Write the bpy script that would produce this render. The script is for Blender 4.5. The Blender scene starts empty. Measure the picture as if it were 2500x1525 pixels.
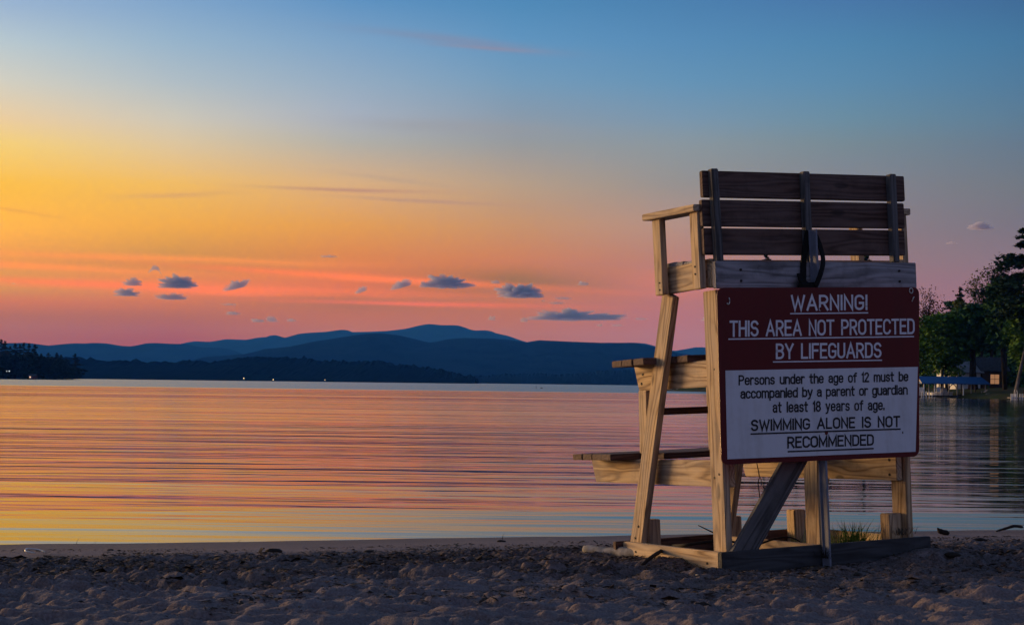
import bpy, bmesh, math, random
import numpy as np
from mathutils import Matrix, Vector, Euler
random.seed(7); rng = np.random.default_rng(11)
S = bpy.context.scene
R = math.radians

# ------------------------------------------------------------------ camera
HC = 1.1                       # camera height above the lake
F = 3946.6; ROLL = 0.0122; CY = 935.0
cd = bpy.data.cameras.new("camera"); cam = bpy.data.objects.new("camera", cd)
S.collection.objects.link(cam); S.camera = cam
cd.sensor_width = 36; cd.lens = F / 2500 * 36; cd.shift_y = (CY - 762.5) / 2500
cd.clip_start = 0.1; cd.clip_end = 60000
cam.matrix_world = Matrix.Translation((0, 0, HC)) @ Matrix.Rotation(R(90), 4, 'X') @ Matrix.Rotation(ROLL, 4, 'Z')

def yh(px): return CY + ROLL * (px - 1250)
def at(px, py, Y):             # where the sight line of a photo pixel meets distance Y
    return Vector(((px - 1250) / F * Y, Y, HC + (yh(px) - py) / F * Y))

# ------------------------------------------------------------------ sky
SUN_AZ, SUN_EL = -56.0, 2.2
SKYL = {   # sky radiance (linear, thousandths) by azimuth column: photo x -> [(photo y, r, g, b)]
 0: [(0, 291, 428, 677), (100, 449, 558, 673), (200, 622, 611, 572), (290, 805, 599, 356), (350, 890, 617, 162), (450, 945, 506, 0), (550, 992, 462, 0), (640, 807, 281, 0), (690, 609, 301, 0), (730, 605, 153, 0), (770, 385, 101, 0), (830, 326, 68, 0)],
 420: [(0, 192, 352, 624), (100, 286, 436, 636), (200, 412, 496, 601), (290, 589, 558, 513), (350, 699, 550, 355), (450, 853, 487, 73), (550, 843, 386, 0), (640, 554, 228, 0), (690, 807, 205, 0), (730, 611, 157, 0), (770, 395, 98, 0), (830, 318, 40, 0)],
 850: [(0, 97, 268, 559), (100, 184, 342, 590), (200, 275, 393, 577), (290, 371, 421, 554), (350, 422, 413, 406), (450, 675, 409, 196), (550, 738, 315, 25), (640, 678, 193, 0), (690, 721, 148, 0), (730, 358, 123, 0), (770, 469, 122, 0), (830, 404, 111, 0)],
 1250: [(0, 63, 231, 491), (100, 102, 280, 550), (200, 158, 308, 518), (290, 232, 303, 424), (350, 287, 303, 346), (450, 446, 321, 235), (550, 549, 265, 109), (640, 587, 182, 36), (690, 236, 116, 0), (730, 462, 141, 18), (770, 454, 127, 14), (830, 397, 121, 50)],
 1650: [(0, 58, 198, 439), (100, 81, 241, 491), (200, 113, 274, 496), (290, 174, 286, 443), (350, 233, 286, 354), (450, 282, 262, 276), (550, 422, 253, 219), (640, 450, 186, 142), (690, 607, 179, 131), (730, 432, 146, 143), (770, 416, 137, 166), (830, 388, 137, 199)],
 2050: [(0, 53, 167, 399), (100, 65, 214, 429), (200, 91, 237, 433), (290, 128, 245, 369), (350, 166, 232, 298), (450, 210, 209, 266), (550, 248, 188, 227), (640, 285, 165, 206), (690, 303, 152, 206), (730, 312, 145, 198), (770, 321, 145, 206), (830, 321, 151, 236)],
 2500: [(0, 39, 129, 305), (100, 48, 167, 346), (200, 67, 176, 332), (290, 92, 179, 295), (350, 113, 167, 256), (450, 148, 163, 206), (550, 172, 147, 201), (640, 226, 145, 198), (690, 267, 133, 191), (730, 285, 127, 184), (770, 276, 127, 191), (830, 263, 133, 213)],
}
def lin(c): return tuple(((v / 255 + .055) / 1.055) ** 2.4 if v > 10 else v / 255 / 12.92 for v in c)
W = bpy.data.worlds.new("World"); S.world = W; W.use_nodes = True
nt = W.node_tree; nt.nodes.clear(); N = nt.nodes; L = nt.links
def nd(t, **k):
    n = N.new(t)
    for a, b in k.items(): setattr(n, a, b)
    return n
def mth(op, a, b=None, c=None, clamp=False):
    n = nd('ShaderNodeMath', operation=op, use_clamp=clamp)
    for i, v in enumerate((a, b, c)):
        if v is None: continue
        if isinstance(v, (int, float)): n.inputs[i].default_value = v
        else: L.new(v, n.inputs[i])
    return n.outputs[0]
tc = nd('ShaderNodeTexCoord'); sx = nd('ShaderNodeSeparateXYZ'); L.new(tc.outputs['Generated'], sx.inputs[0])
az = mth('MULTIPLY', mth('ARCTAN2', sx.outputs[0], sx.outputs[1]), 180 / math.pi)
el = mth('MULTIPLY', mth('ARCSINE', sx.outputs[2]), 180 / math.pi)
E0, E1 = -2.0, 90.0
def epos(e): return math.sqrt(max(0, (e - E0) / (E1 - E0)))
pos = mth('SQRT', mth('MAXIMUM', mth('DIVIDE', mth('SUBTRACT', el, E0), E1 - E0), 0.0))
def mul(c, k): return tuple(v * k for v in c)
cols = []
ZEN = lin((52, 92, 150))
for px, st in sorted(SKYL.items()):
    a = math.degrees(math.atan((px - 1250) / F)); g = []
    for py, *c in st:
        e = math.degrees(math.atan((yh(px) - py) / F * math.cos(R(a)))); g.append((e, tuple(v / 1000 for v in c)))
    g.sort(); g.insert(0, (-2.0, g[0][1])); top = g[-1][1]
    g += [(20, tuple(.75 * t + .25 * z for t, z in zip(top, ZEN))), (32, tuple(.3 * t + .7 * z for t, z in zip(top, ZEN))), (90, mul(ZEN, .8))]
    cols.append((a, g))
glow = [(-2, (.5, .24, .16)), (1, (1.0, .45, .20)), (3, (1.8, .85, .30)), (6, (2.3, 1.3, .5)), (10, (1.9, 1.3, .70)), (16, (1.0, .88, .70)), (24, (.36, .44, .52)), (40, (.12, .22, .38)), (90, mul(ZEN, .8))]
back = [(-2, (.10, .12, .22)), (2, (.14, .15, .29)), (6, (.24, .22, .37)), (12, (.27, .26, .42)), (22, (.19, .22, .38)), (40, (.11, .16, .31)), (90, mul(ZEN, .8))]
side = [(-2, (.12, .11, .16)), (4, (.18, .15, .21)), (12, (.14, .17, .27)), (25, (.09, .16, .29)), (90, mul(ZEN, .8))]
cols = [(-180, back), (-120, side), (-75, glow), (-40, glow)] + cols + [(60, side), (120, back), (180, back)]
prev = None; pa = None
for a, g in cols:
    r = nd('ShaderNodeValToRGB'); cr = r.color_ramp; cr.interpolation = 'EASE' if False else 'LINEAR'
    while len(cr.elements) > 1: cr.elements.remove(cr.elements[-1])
    for i, (e, c) in enumerate(g):
        el_ = cr.elements[0] if i == 0 else cr.elements.new(min(1, epos(e)))
        el_.position = min(1, epos(e)); el_.color = (*c, 1)
    L.new(pos, r.inputs[0])
    if prev is None: prev = r.outputs[0]
    else:
        m = nd('ShaderNodeMix', data_type='RGBA'); mr = nd('ShaderNodeMapRange', interpolation_type='LINEAR')
        L.new(az, mr.inputs[0]); mr.inputs[1].default_value = pa; mr.inputs[2].default_value = a
        L.new(mr.outputs[0], m.inputs[0]); L.new(prev, m.inputs[6]); L.new(r.outputs[0], m.inputs[7]); prev = m.outputs[2]
    pa = a
# glowing streaks and thin cirrus: curves in azimuth and elevation
def addmix(prev, fac, col):
    m = nd('ShaderNodeMix', data_type='RGBA'); L.new(fac, m.inputs[0]); L.new(prev, m.inputs[6]); m.inputs[7].default_value = (*col, 1); return m.outputs[2]
cmb = nd('ShaderNodeCombineXYZ'); L.new(mth('MULTIPLY', az, .16), cmb.inputs[0]); L.new(mth('ADD', mth('MULTIPLY', el, 1.5), mth('MULTIPLY', az, .08)), cmb.inputs[1])
nz = nd('ShaderNodeTexNoise'); nz.inputs['Scale'].default_value = 1.0; nz.inputs['Detail'].default_value = 4; L.new(cmb.outputs[0], nz.inputs['Vector'])
nf = nz.outputs[0]
def bump(x, c, w):             # soft bump: exp(-((x-c)/w)^2)
    t = mth('DIVIDE', mth('SUBTRACT', x, c), w); return mth('EXPONENT', mth('MULTIPLY', mth('MULTIPLY', t, t), -1))
def band(prev, p0, p1, w, col, amt, noise=.5):
    (x0, y0), (x1, y1) = p0, p1
    a0, a1 = [math.degrees(math.atan((x - 1250) / F)) for x in (x0, x1)]
    e0, e1 = [math.degrees(math.atan((yh(x) - y) / F)) for x, y in (p0, p1)]
    k = (e1 - e0) / (a1 - a0)
    t = mth('SUBTRACT', el, mth('ADD', mth('MULTIPLY', az, k), e0 - k * a0))
    t = mth('ADD', t, mth('MULTIPLY', mth('SUBTRACT', nf, .5), w * 2.2))
    b = bump(t, 0, w)
    ac, aw = (a0 + a1) / 2, abs(a1 - a0) / 2
    f = mth('MULTIPLY', mth('MULTIPLY', b, bump(az, ac, aw)), mth('ADD', mth('MULTIPLY', nf, noise * 2), 1 - noise))
    return addmix(prev, mth('MULTIPLY', f, amt, clamp=True), col)
prev = band(prev, (0, 632), (800, 645), .12, lin((255, 150, 10)), .8)
prev = band(prev, (-500, 645), (420, 672), .12, (1.0, .29, .0), 0.95)
prev = band(prev, (450, 655), (1350, 705), .13, (1.0, .20, .0), 0.95)
prev = band(prev, (-300, 690), (1050, 720), .17, (1.0, .19, .0), 0.95)
prev = band(prev, (700, 735), (1350, 748), .09, (.85, .15, .02), .8)
prev = band(prev, (640, 462), (1060, 470), .07, lin((185, 135, 118)), .75)
prev = band(prev, (840, 482), (1240, 500), .07, lin((180, 138, 125)), .6)
prev = band(prev, (280, 495), (560, 478), .10, lin((205, 150, 105)), .5)
prev = band(prev, (820, 425), (1080, 455), .08, lin((178, 150, 138)), .45)
prev = band(prev, (880, 80), (1300, 122), .16, lin((125, 135, 170)), .7)
prev = band(prev, (1050, 110), (1300, 125), .06, lin((138, 135, 165)), .6)
prev = band(prev, (-60, 520), (140, 545), .06, lin((235, 160, 45)), .6)
prev = band(prev, (850, 300), (1350, 320), .25, lin((150, 150, 162)), .45)
prev = band(prev, (1300, 640), (1900, 660), .14, lin((178, 118, 112)), .35)
sky = nd('ShaderNodeTexSky', sky_type='NISHITA'); sky.sun_disc = False
sky.sun_elevation = R(SUN_EL); sky.sun_rotation = R(SUN_AZ)
bg1 = nd('ShaderNodeBackground'); bg1.inputs[1].default_value = 1.0; L.new(prev, bg1.inputs[0])
bg2 = nd('ShaderNodeBackground'); bg2.inputs[1].default_value = 0.012; L.new(sky.outputs[0], bg2.inputs[0])
ad = nd('ShaderNodeAddShader'); L.new(bg1.outputs[0], ad.inputs[0]); L.new(bg2.outputs[0], ad.inputs[1])
wo = nd('ShaderNodeOutputWorld'); L.new(ad.outputs[0], wo.inputs[0])

sl = bpy.data.lights.new("sun", 'SUN'); so = bpy.data.objects.new("sun", sl); S.collection.objects.link(so)
sl.energy = 4.6; sl.angle = R(22); sl.color = (1.0, .68, .42)
sd = Vector((math.sin(R(SUN_AZ)) * math.cos(R(SUN_EL)), math.cos(R(SUN_AZ)) * math.cos(R(SUN_EL)), math.sin(R(SUN_EL))))
so.rotation_euler = sd.to_track_quat('Z', 'Y').to_euler(); so.location = (-20, 10, 20)
S.view_settings.view_transform = 'Standard'; S.view_settings.look = 'None'
S.view_settings.exposure = 0; S.view_settings.gamma = 1

# ------------------------------------------------------------------ helpers
def link(o, parent=None):
    S.collection.objects.link(o)
    if parent: o.parent = parent
    return o
def tag(o, label=None, cat=None, group=None, kind=None):
    for k, v in (('label', label), ('category', cat), ('group', group), ('kind', kind)):
        if v: o[k] = v
    return o
def thing(name, label, cat, loc=(0, 0, 0), group=None):
    o = bpy.data.objects.new(name, None); o.empty_display_size = .2; o.location = loc
    link(o); return tag(o, label, cat, group)
def mesh(name, v, f, mat, parent=None, smooth=False):
    m = bpy.data.meshes.new(name); m.from_pydata([tuple(p) for p in v], [], [tuple(q) for q in f]); m.update()
    if smooth: m.polygons.foreach_set('use_smooth', [True] * len(m.polygons))
    if mat: m.materials.append(mat)
    return link(bpy.data.objects.new(name, m), parent)
def npmesh(name, v, q, mat, parent=None, smooth=False):        # fast: v Nx3, q Mxk
    v = np.asarray(v, np.float32); q = np.asarray(q, np.int32); k = q.shape[1]
    m = bpy.data.meshes.new(name); m.vertices.add(len(v)); m.vertices.foreach_set('co', v.ravel())
    m.loops.add(q.size); m.loops.foreach_set('vertex_index', q.ravel())
    m.polygons.add(len(q)); m.polygons.foreach_set('loop_start', np.arange(0, q.size, k, dtype=np.int32))
    m.polygons.foreach_set('use_smooth', np.full(len(q), smooth)); m.update(calc_edges=True); m.validate()
    if mat: m.materials.append(mat)
    return link(bpy.data.objects.new(name, m), parent)
def grid_faces(nx, ny):
    i = np.arange(nx - 1)[None, :] + nx * np.arange(ny - 1)[:, None]; i = i.ravel()
    return np.stack([i, i + 1, i + nx + 1, i + nx], 1)
def bobj(name, bm, mat, parent=None, smooth=False):
    m = bpy.data.meshes.new(name); bm.to_mesh(m); bm.free()
    if smooth:
        for p in m.polygons: p.use_smooth = True
    m.materials.append(mat); return link(bpy.data.objects.new(name, m), parent)
def abox(bm, x0, x1, y0, y1, z0, z1, bev=0):
    r = bmesh.ops.create_cube(bm, size=1); vs = r['verts']
    bmesh.ops.scale(bm, vec=(x1 - x0, y1 - y0, z1 - z0), verts=vs)
    bmesh.ops.translate(bm, vec=((x0 + x1) / 2, (y0 + y1) / 2, (z0 + z1) / 2), verts=vs)
    if bev:
        es = list({e for v in vs for e in v.link_edges}); bmesh.ops.bevel(bm, geom=es, offset=bev, segments=1, affect='EDGES')
def tube(bm, pts, rad, n=6):                                   # swept tube, radius per point
    pts = [Vector(p) for p in pts]; rad = rad if hasattr(rad, '__len__') else [rad] * len(pts); rings = []
    for i, p in enumerate(pts):
        d = (pts[min(i + 1, len(pts) - 1)] - pts[max(i - 1, 0)]).normalized()
        a = d.cross(Vector((0, 0, 1)));  a = d.cross(Vector((1, 0, 0))) if a.length < .1 else a
        a.normalize(); b = d.cross(a)
        rings.append([bm.verts.new(p + (a * math.cos(t) + b * math.sin(t)) * rad[i]) for t in [2 * math.pi * k / n for k in range(n)]])
    for r0, r1 in zip(rings, rings[1:]):
        for k in range(n): bm.faces.new((r0[k], r0[(k + 1) % n], r1[(k + 1) % n], r1[k]))
    bm.faces.new(rings[0][::-1]); bm.faces.new(rings[-1])
def _h(ix, iy, s):
    n = (ix * 374761393 + iy * 668265263 + s * 974634777) & 0x7fffffff
    n = ((n ^ (n >> 13)) * 1274126177) & 0x7fffffff
    return (n ^ (n >> 16)) & 0x7fffffff
def pn(x, y, s=0):                                             # gradient noise, about -0.7..0.7
    x = np.asarray(x, float); y = np.asarray(y, float); x, y = np.broadcast_arrays(x, y)
    ix = np.floor(x).astype(np.int64); iy = np.floor(y).astype(np.int64); fx = x - ix; fy = y - iy
    u = fx * fx * fx * (fx * (fx * 6 - 15) + 10); v = fy * fy * fy * (fy * (fy * 6 - 15) + 10)
    def g(a, b):
        t = _h(ix + a, iy + b, s) / 0x7fffffff * 2 * math.pi; return np.cos(t) * (fx - a) + np.sin(t) * (fy - b)
    return (g(0, 0) * (1 - u) + g(1, 0) * u) * (1 - v) + (g(0, 1) * (1 - u) + g(1, 1) * u) * v
def fbm(x, y, s=0, o=4):
    return sum(pn(x * 2 ** i, y * 2 ** i, s + i) * .5 ** i for i in range(o))
def sst(x, a, b):
    t = np.clip((x - a) / (b - a), 0, 1); return t * t * (3 - 2 * t)

# ------------------------------------------------------------------ materials
class M:
    def __init__(s, name):
        s.m = bpy.data.materials.new(name); s.m.use_nodes = True; s.t = s.m.node_tree; s.t.nodes.clear()
        s.b = s.n('ShaderNodeBsdfPrincipled'); s.o = s.n('ShaderNodeOutputMaterial'); s.l(s.b.outputs[0], s.o.inputs[0])
    def n(s, t, **k):
        x = s.t.nodes.new(t)
        for a, b in k.items(): setattr(x, a, b)
        return x
    def l(s, a, b): s.t.links.new(a, b)
    def coord(s, kind='Object', scale=(1, 1, 1), loc=None):
        c = s.n('ShaderNodeTexCoord'); mp = s.n('ShaderNodeMapping'); mp.inputs['Scale'].default_value = scale
        s.l(c.outputs[kind], mp.inputs[0])
        if loc is not None: s.l(loc, mp.inputs['Location'])
        return mp.outputs[0]
    def pos(s, scale=(1, 1, 1)):
        g = s.n('ShaderNodeNewGeometry'); mp = s.n('ShaderNodeMapping'); mp.inputs['Scale'].default_value = scale
        s.l(g.outputs['Position'], mp.inputs[0]); return mp.outputs[0]
    def noise(s, vec, scale, detail=3, rough=.5, dist=0):
        x = s.n('ShaderNodeTexNoise'); x.inputs['Scale'].default_value = scale; x.inputs['Detail'].default_value = detail
        x.inputs['Roughness'].default_value = rough; x.inputs['Distortion'].default_value = dist; s.l(vec, x.inputs['Vector']); return x.outputs[0]
    def ramp(s, fac, stops):
        r = s.n('ShaderNodeValToRGB'); e = r.color_ramp.elements
        e[0].position, e[0].color = stops[0][0], (*stops[0][1], 1); e[1].position, e[1].color = stops[-1][0], (*stops[-1][1], 1)
        for p, c in stops[1:-1]: q = e.new(p); q.color = (*c, 1)
        s.l(fac, r.inputs[0]); return r.outputs[0]
    def mix(s, fac, a, b, mode='MIX'):
        m = s.n('ShaderNodeMix', data_type='RGBA', blend_type=mode)
        for i, v in ((0, fac), (6, a), (7, b)):
            if isinstance(v, (int, float)): m.inputs[i].default_value = v
            elif isinstance(v, tuple): m.inputs[i].default_value = (*v, 1)
            else: s.l(v, m.inputs[i])
        return m.outputs[2]
    def math(s, op, a, b=None, clamp=False):
        m = s.n('ShaderNodeMath', operation=op, use_clamp=clamp)
        for i, v in enumerate((a, b)):
            if v is None: continue
            if isinstance(v, (int, float)): m.inputs[i].default_value = v
            else: s.l(v, m.inputs[i])
        return m.outputs[0]
    def bump(s, h, dist, strength=1):
        b = s.n('ShaderNodeBump'); b.inputs['Distance'].default_value = dist; b.inputs['Strength'].default_value = strength
        s.l(h, b.inputs['Height']); s.l(b.outputs[0], s.b.inputs['Normal']); return b
    def col(s, c):
        if isinstance(c, tuple): s.b.inputs['Base Color'].default_value = (*c, 1)
        else: s.l(c, s.b.inputs['Base Color'])
    def rough(s, v, spec=None):
        if isinstance(v, (int, float)): s.b.inputs['Roughness'].default_value = v
        else: s.l(v, s.b.inputs['Roughness'])
        if spec is not None: s.b.inputs['Specular IOR Level'].default_value = spec
def plain(name, c, rough=.7, spec=.3, metal=0, var=.35, vs=6):
    k = M(name); f = k.noise(k.coord('Object'), vs, 4, .6)
    k.col(k.ramp(f, [(.3, mul(c, 1 - var)), (.7, mul(c, 1 + var * .6))])); k.rough(rough, spec); k.b.inputs['Metallic'].default_value = metal
    return k.m
def wood(name, lo, mid, hi, grey, greyamt, dirt=.3):
    k = M(name); oi = k.n('ShaderNodeObjectInfo'); rv = k.n('ShaderNodeCombineXYZ')
    for i, q in enumerate((37., 11., 23.)): k.l(k.math('MULTIPLY', oi.outputs['Random'], q), rv.inputs[i])
    v = k.coord('Object', (1.1, 9, 9), rv.outputs[0])
    warp = k.noise(v, .9, 2, .5)
    vv = k.n('ShaderNodeVectorMath', operation='ADD'); k.l(v, vv.inputs[0])
    cx = k.n('ShaderNodeCombineXYZ'); k.l(k.math('MULTIPLY', warp, 1.6), cx.inputs[1]); k.l(k.math('MULTIPLY', warp, 1.2), cx.inputs[2]); k.l(cx.outputs[0], vv.inputs[1])
    wv = k.n('ShaderNodeTexWave', wave_type='RINGS', rings_direction='X'); wv.inputs['Scale'].default_value = 1.35; wv.inputs['Distortion'].default_value = 2.2
    wv.inputs['Detail'].default_value = 3; wv.inputs['Detail Scale'].default_value = 1.3; k.l(vv.outputs[0], wv.inputs['Vector'])
    c = k.ramp(wv.outputs[0], [(.0, lo), (.35, mid), (1., hi)])
    fine = k.noise(k.coord('Object', (3, 90, 90), rv.outputs[0]), 1, 3, .6)
    c = k.mix(.35, c, k.ramp(fine, [(.3, mul(lo, .8)), (.7, hi)]))
    vk = k.n('ShaderNodeTexVoronoi'); vk.inputs['Scale'].default_value = 1.0; k.l(k.coord('Object', (2.6, 7, 7), rv.outputs[0]), vk.inputs['Vector'])
    kn = k.ramp(vk.outputs['Distance'], [(.09, (1, 1, 1)), (.15, (0, 0, 0))]); c = k.mix(k.math('MULTIPLY', kn, .8), c, mul(lo, .25))
    st = k.noise(k.coord('Object', (1.5, 6, 6), rv.outputs[0]), 1.3, 5, .65)
    c = k.mix(k.math('MULTIPLY', k.ramp(st, [(.4, (0, 0, 0)), (.65, (1, 1, 1))]), greyamt), c, grey)
    d2 = k.noise(k.coord('Object', (5, 5, 5), rv.outputs[0]), 1.7, 5, .7)
    c = k.mix(k.math('MULTIPLY', k.ramp(d2, [(.52, (0, 0, 0)), (.75, (1, 1, 1))]), dirt), c, mul(lo, .35))
    k.col(c); k.rough(.78, .25)
    k.bump(k.math('ADD', k.math('MULTIPLY', fine, .5), k.math('MULTIPLY', wv.outputs[0], .5)), .0016, .8)
    return k.m
PINE = wood('pine_wood', (.15, .078, .032), (.50, .325, .165), (.68, .49, .29), (.36, .31, .28), .55)
GREYWOOD = wood('weathered_wood', (.07, .065, .07), (.21, .20, .22), (.32, .31, .34), (.40, .40, .44), .5, .5)
DARKWOOD = wood('dark_stained_wood', (.034, .016, .013), (.085, .042, .034), (.135, .08, .066), (.15, .11, .105), .45, .4)
DEEPGREYWOOD = wood('deep_grey_wood', (.03, .028, .028), (.078, .074, .076), (.13, .125, .13), (.15, .145, .15), .5, .5)  # simply a darker grey wood tone, for brace and backrest stiles
NEARBLACKWOOD = wood('near_black_wood', (.014, .014, .016), (.036, .037, .042), (.062, .064, .072), (.08, .085, .095), .4, .5)  # darkest of the grey wood tones, for the near base board
STEEL = plain('galvanised_steel', (.17, .185, .24), .6, .3, .0, .2, 12)
BOLT = plain('rusty_bolt', (.03, .022, .02), .6, .4, .5)
def signpaint(name, c, dirt):
    k = M(name); run = k.noise(k.coord('Object', (14, 1, 1.1)), 1, 4, .6); blot = k.noise(k.coord('Object'), 5, 5, .7)
    b_ = k.mix(k.ramp(k.math('ADD', k.math('MULTIPLY', run, .5), k.math('MULTIPLY', blot, .5)), [(.48, (0, 0, 0)), (.68, (.55, .55, .55))]), c, dirt)
    sc_ = k.noise(k.coord('Object', (3, 1, 60)), 1.5, 2, .5, 1.5); b_ = k.mix(k.ramp(sc_, [(.70, (0, 0, 0)), (.76, (.35, .35, .35))]), b_, dirt)
    k.col(b_); k.rough(.5, .25); k.bump(blot, .002, .5); return k.m
WHITE = signpaint('white_sign_paint', (.64, .64, .69), (.40, .38, .37))
RED = signpaint('maroon_paint', (.105, .0042, .006), (.07, .006, .007))
LETW = plain('white_lettering', (.70, .68, .74), .5, .3, 0, .12, 30)
LETB = plain('black_lettering', (.008, .008, .012), .5, .3, 0, .2, 30)
BLACK = plain('black_webbing', (.006, .006, .007), .8, .2)

# ------------------------------------------------------------------ beach
def shore(x): return 11.55 + .29 * np.clip(x, -9, 9) + .10 * pn(np.asarray(x) * .6, 3.3, 5) + .05 * pn(np.asarray(x) * 2.1, 1.3, 6)
YAW, TX, TY = 0.40659, -0.0423, -0.03722
CM = (Matrix.Rotation(YAW, 3, 'Z') @ Matrix.Rotation(TX, 3, 'X') @ Matrix.Rotation(TY, 3, 'Y'))
CO = Vector((1.1015, 8.6618, HC - .8996))
CW = Matrix.Translation(CO) @ CM.to_4x4()
def loc_xy(x, y):                                              # world -> chair plan coordinates
    c, s = math.cos(YAW), math.sin(YAW); dx, dy = x - CO.x, y - CO.y
    return c * dx + s * dy, -s * dx + c * dy
def sand(x, y, detail=True):
    x = np.asarray(x, float); y = np.asarray(y, float); d = shore(x) - y
    z = np.where(d > 0, .035 * np.minimum(d, 5) + .02 * np.clip(d - 5, 0, 12) + .05 * np.clip(d - 17, 0, 40), .07 * np.maximum(d, -12))
    lx, ly = loc_xy(x, y)
    z = z + .075 * np.exp(-((lx - 1.22) / .26) ** 2 - ((ly + .20) / .20) ** 2) + .05 * np.exp(-((lx - 1.5) / .25) ** 2 - ((ly - .05) / .3) ** 2)
    z = z + .03 * np.exp(-((lx + .10) / .16) ** 2 - ((ly - .42) / .20) ** 2) - .035 * np.exp(-((lx - .12) / .38) ** 2 - ((ly + .12) / .22) ** 2)
    if detail:
        near = 1 - .65 * np.exp(-(np.maximum(0, np.abs(lx - .69) - .75) / .18) ** 2 - (np.maximum(0, np.abs(ly - .5) - .62) / .18) ** 2)
        dd = d + .35 * fbm(x * .9, y * .9, 21, 2)
        fore = sst(dd, 2.6, 3.7); mid = sst(dd, 1.1, 1.9) * (1 - sst(dd, 3.0, 4.0)); calm = sst(d, .1, 1.2)
        n1 = fbm(x * 2.0, y * 2.6, 31, 3); n2 = fbm(x * 4.0, y * 6.0, 41, 3)
        cre = np.exp(-(pn(x * 2.3 + 1.1 * n2, y * 4.6 + .9 * n1, 57) / .09) ** 2); pits = np.maximum(0, pn(x * 2.7, y * 3.6, 51) - .12)
        r1 = .5 - np.abs(pn(x * 3.9 + .5 * n2, y * 6.8, 61)); r2 = .5 - np.abs(pn(x * 8.5 + .5 * n2, y * 15, 63)); f3 = fbm(x * 18, y * 30, 71, 2)
        z = z + near * fore * (.024 * n1 - .120 * pits - .036 * cre + .026 * n2 + .026 * r1 + .018 * r2 + .009 * f3)
        z = z + near * mid * (.018 * n1 + .030 * n2 - .018 * cre - .05 * pits + .020 * r1 + .028 * r2 + .018 * f3)
        z = z + calm * (.006 * n1 + .003 * n2) + sst(d, .4, 2.2) * .006 * fbm(x * 30, y * 30, 81, 3)
    return z
def spaced(a, b, n0, lo, hi, g=1.35):                          # fine in [a,b], growing outside to lo/hi
    c = list(np.linspace(a, b, n0)); st = c[1] - c[0]
    s = st; 
    while c[0] > lo: s *= g; c.insert(0, c[0] - s)
    s = st
    while c[-1] < hi: s *= g; c.append(c[-1] + s)
    return np.array(c)
gx = spaced(-3.9, 4.9, 640, -160, 160); gy = spaced(6.2, 12.9, 520, -90, 22)
X, Y = np.meshgrid(gx, gy); Z = sand(X, Y)
k = M('sand'); p3 = k.pos()
big = k.noise(p3, 1.4, 4, .6); med = k.noise(p3, 9, 5, .65); fin = k.noise(p3, 90, 3, .6)
c = k.ramp(big, [(.3, (.150, .112, .110)), (.7, (.255, .20, .198))])
spp = k.n('ShaderNodeSeparateXYZ'); k.l(p3, spp.inputs[0])
dsh = k.math('SUBTRACT', k.math('ADD', k.math('MULTIPLY', spp.outputs[0], .29), 11.55), spp.outputs[1]); dsh = k.math('ADD', dsh, k.math('MULTIPLY', k.math('SUBTRACT', big, .5), 2.4))
def srange(v, a, b, lo=0, hi=1):
    m = k.n('ShaderNodeMapRange', interpolation_type='SMOOTHSTEP')
    for i, q in enumerate((a, b, lo, hi)): m.inputs[i + 1].default_value = q
    k.l(v, m.inputs[0]); return m.outputs[0]
wrack = k.math('MULTIPLY', srange(dsh, 1.0, 1.7), srange(k.math('SUBTRACT', dsh, k.math('MULTIPLY', srange(spp.outputs[0], -.4, 1.6), 1.1)), 2.9, 3.9, 1, .38))     # the weedy old waterline
c = k.mix(k.math('MULTIPLY', k.ramp(med, [(.30, (.15, .15, .15)), (.52, (1, 1, 1))]), wrack), c, (.038, .024, .019))
c = k.mix(.45, c, k.ramp(fin, [(.3, (.07, .052, .05)), (.75, (.34, .27, .265))]))
# wet sand darker close to the water (height above the lake)
sp = k.n('ShaderNodeSeparateXYZ'); g_ = k.n('ShaderNodeNewGeometry'); k.l(g_.outputs['Position'], sp.inputs[0])
mr = k.n('ShaderNodeMapRange', interpolation_type='SMOOTHSTEP'); mr.inputs[1].default_value = .006; mr.inputs[2].default_value = .03; k.l(sp.outputs[2], mr.inputs[0])
c = k.mix(mr.outputs[0], k.mix(.5, c, (.10, .085, .085)), c); k.col(c)
k.rough(.9, .2); k.bump(k.math('ADD', k.math('MULTIPLY', k.noise(k.pos((14, 30, 22)), 1, 5, .7), .7), k.math('MULTIPLY', fin, .3)), .016, 1)
SAND = k.m
b = npmesh('beach_sand', np.stack([X.ravel(), Y.ravel(), Z.ravel()], 1), grid_faces(len(gx), len(gy)), SAND, None, True)
tag(b, kind='structure')

# ------------------------------------------------------------------ lake
k = M('lake_water'); P = k.pos()
sp = k.n('ShaderNodeSeparateXYZ'); k.l(P, sp.inputs[0]); py_ = sp.outputs[1]; px_ = sp.outputs[0]
w1 = k.noise(k.pos((.15, 1.25, 1)), 1.0, 3, .55, .3)
w2 = k.noise(k.pos((.55, 3.2, 1)), 1.0, 2, .5, .2)
w0 = k.noise(k.pos((.03, .16, 1)), 1.0, 2, .5)
sh = k.math('SUBTRACT', py_, k.math('ADD', k.math('MULTIPLY', px_, .29), 11.55))       # metres out from the water's edge
def mrange(v, a, b, lo=0, hi=1):
    m = k.n('ShaderNodeMapRange', interpolation_type='SMOOTHSTEP')
    for i, q in enumerate((a, b, lo, hi)): m.inputs[i + 1].default_value = q
    k.l(v, m.inputs[0]); return m.outputs[0]
out = mrange(sh, .3, 3.5, .45, 1)
cat = k.noise(k.pos((.012, .05, 1)), 1.0, 2, .5)             # calmer and rougher lanes
lane = mrange(cat, .35, .62, .65, 0.95)
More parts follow.
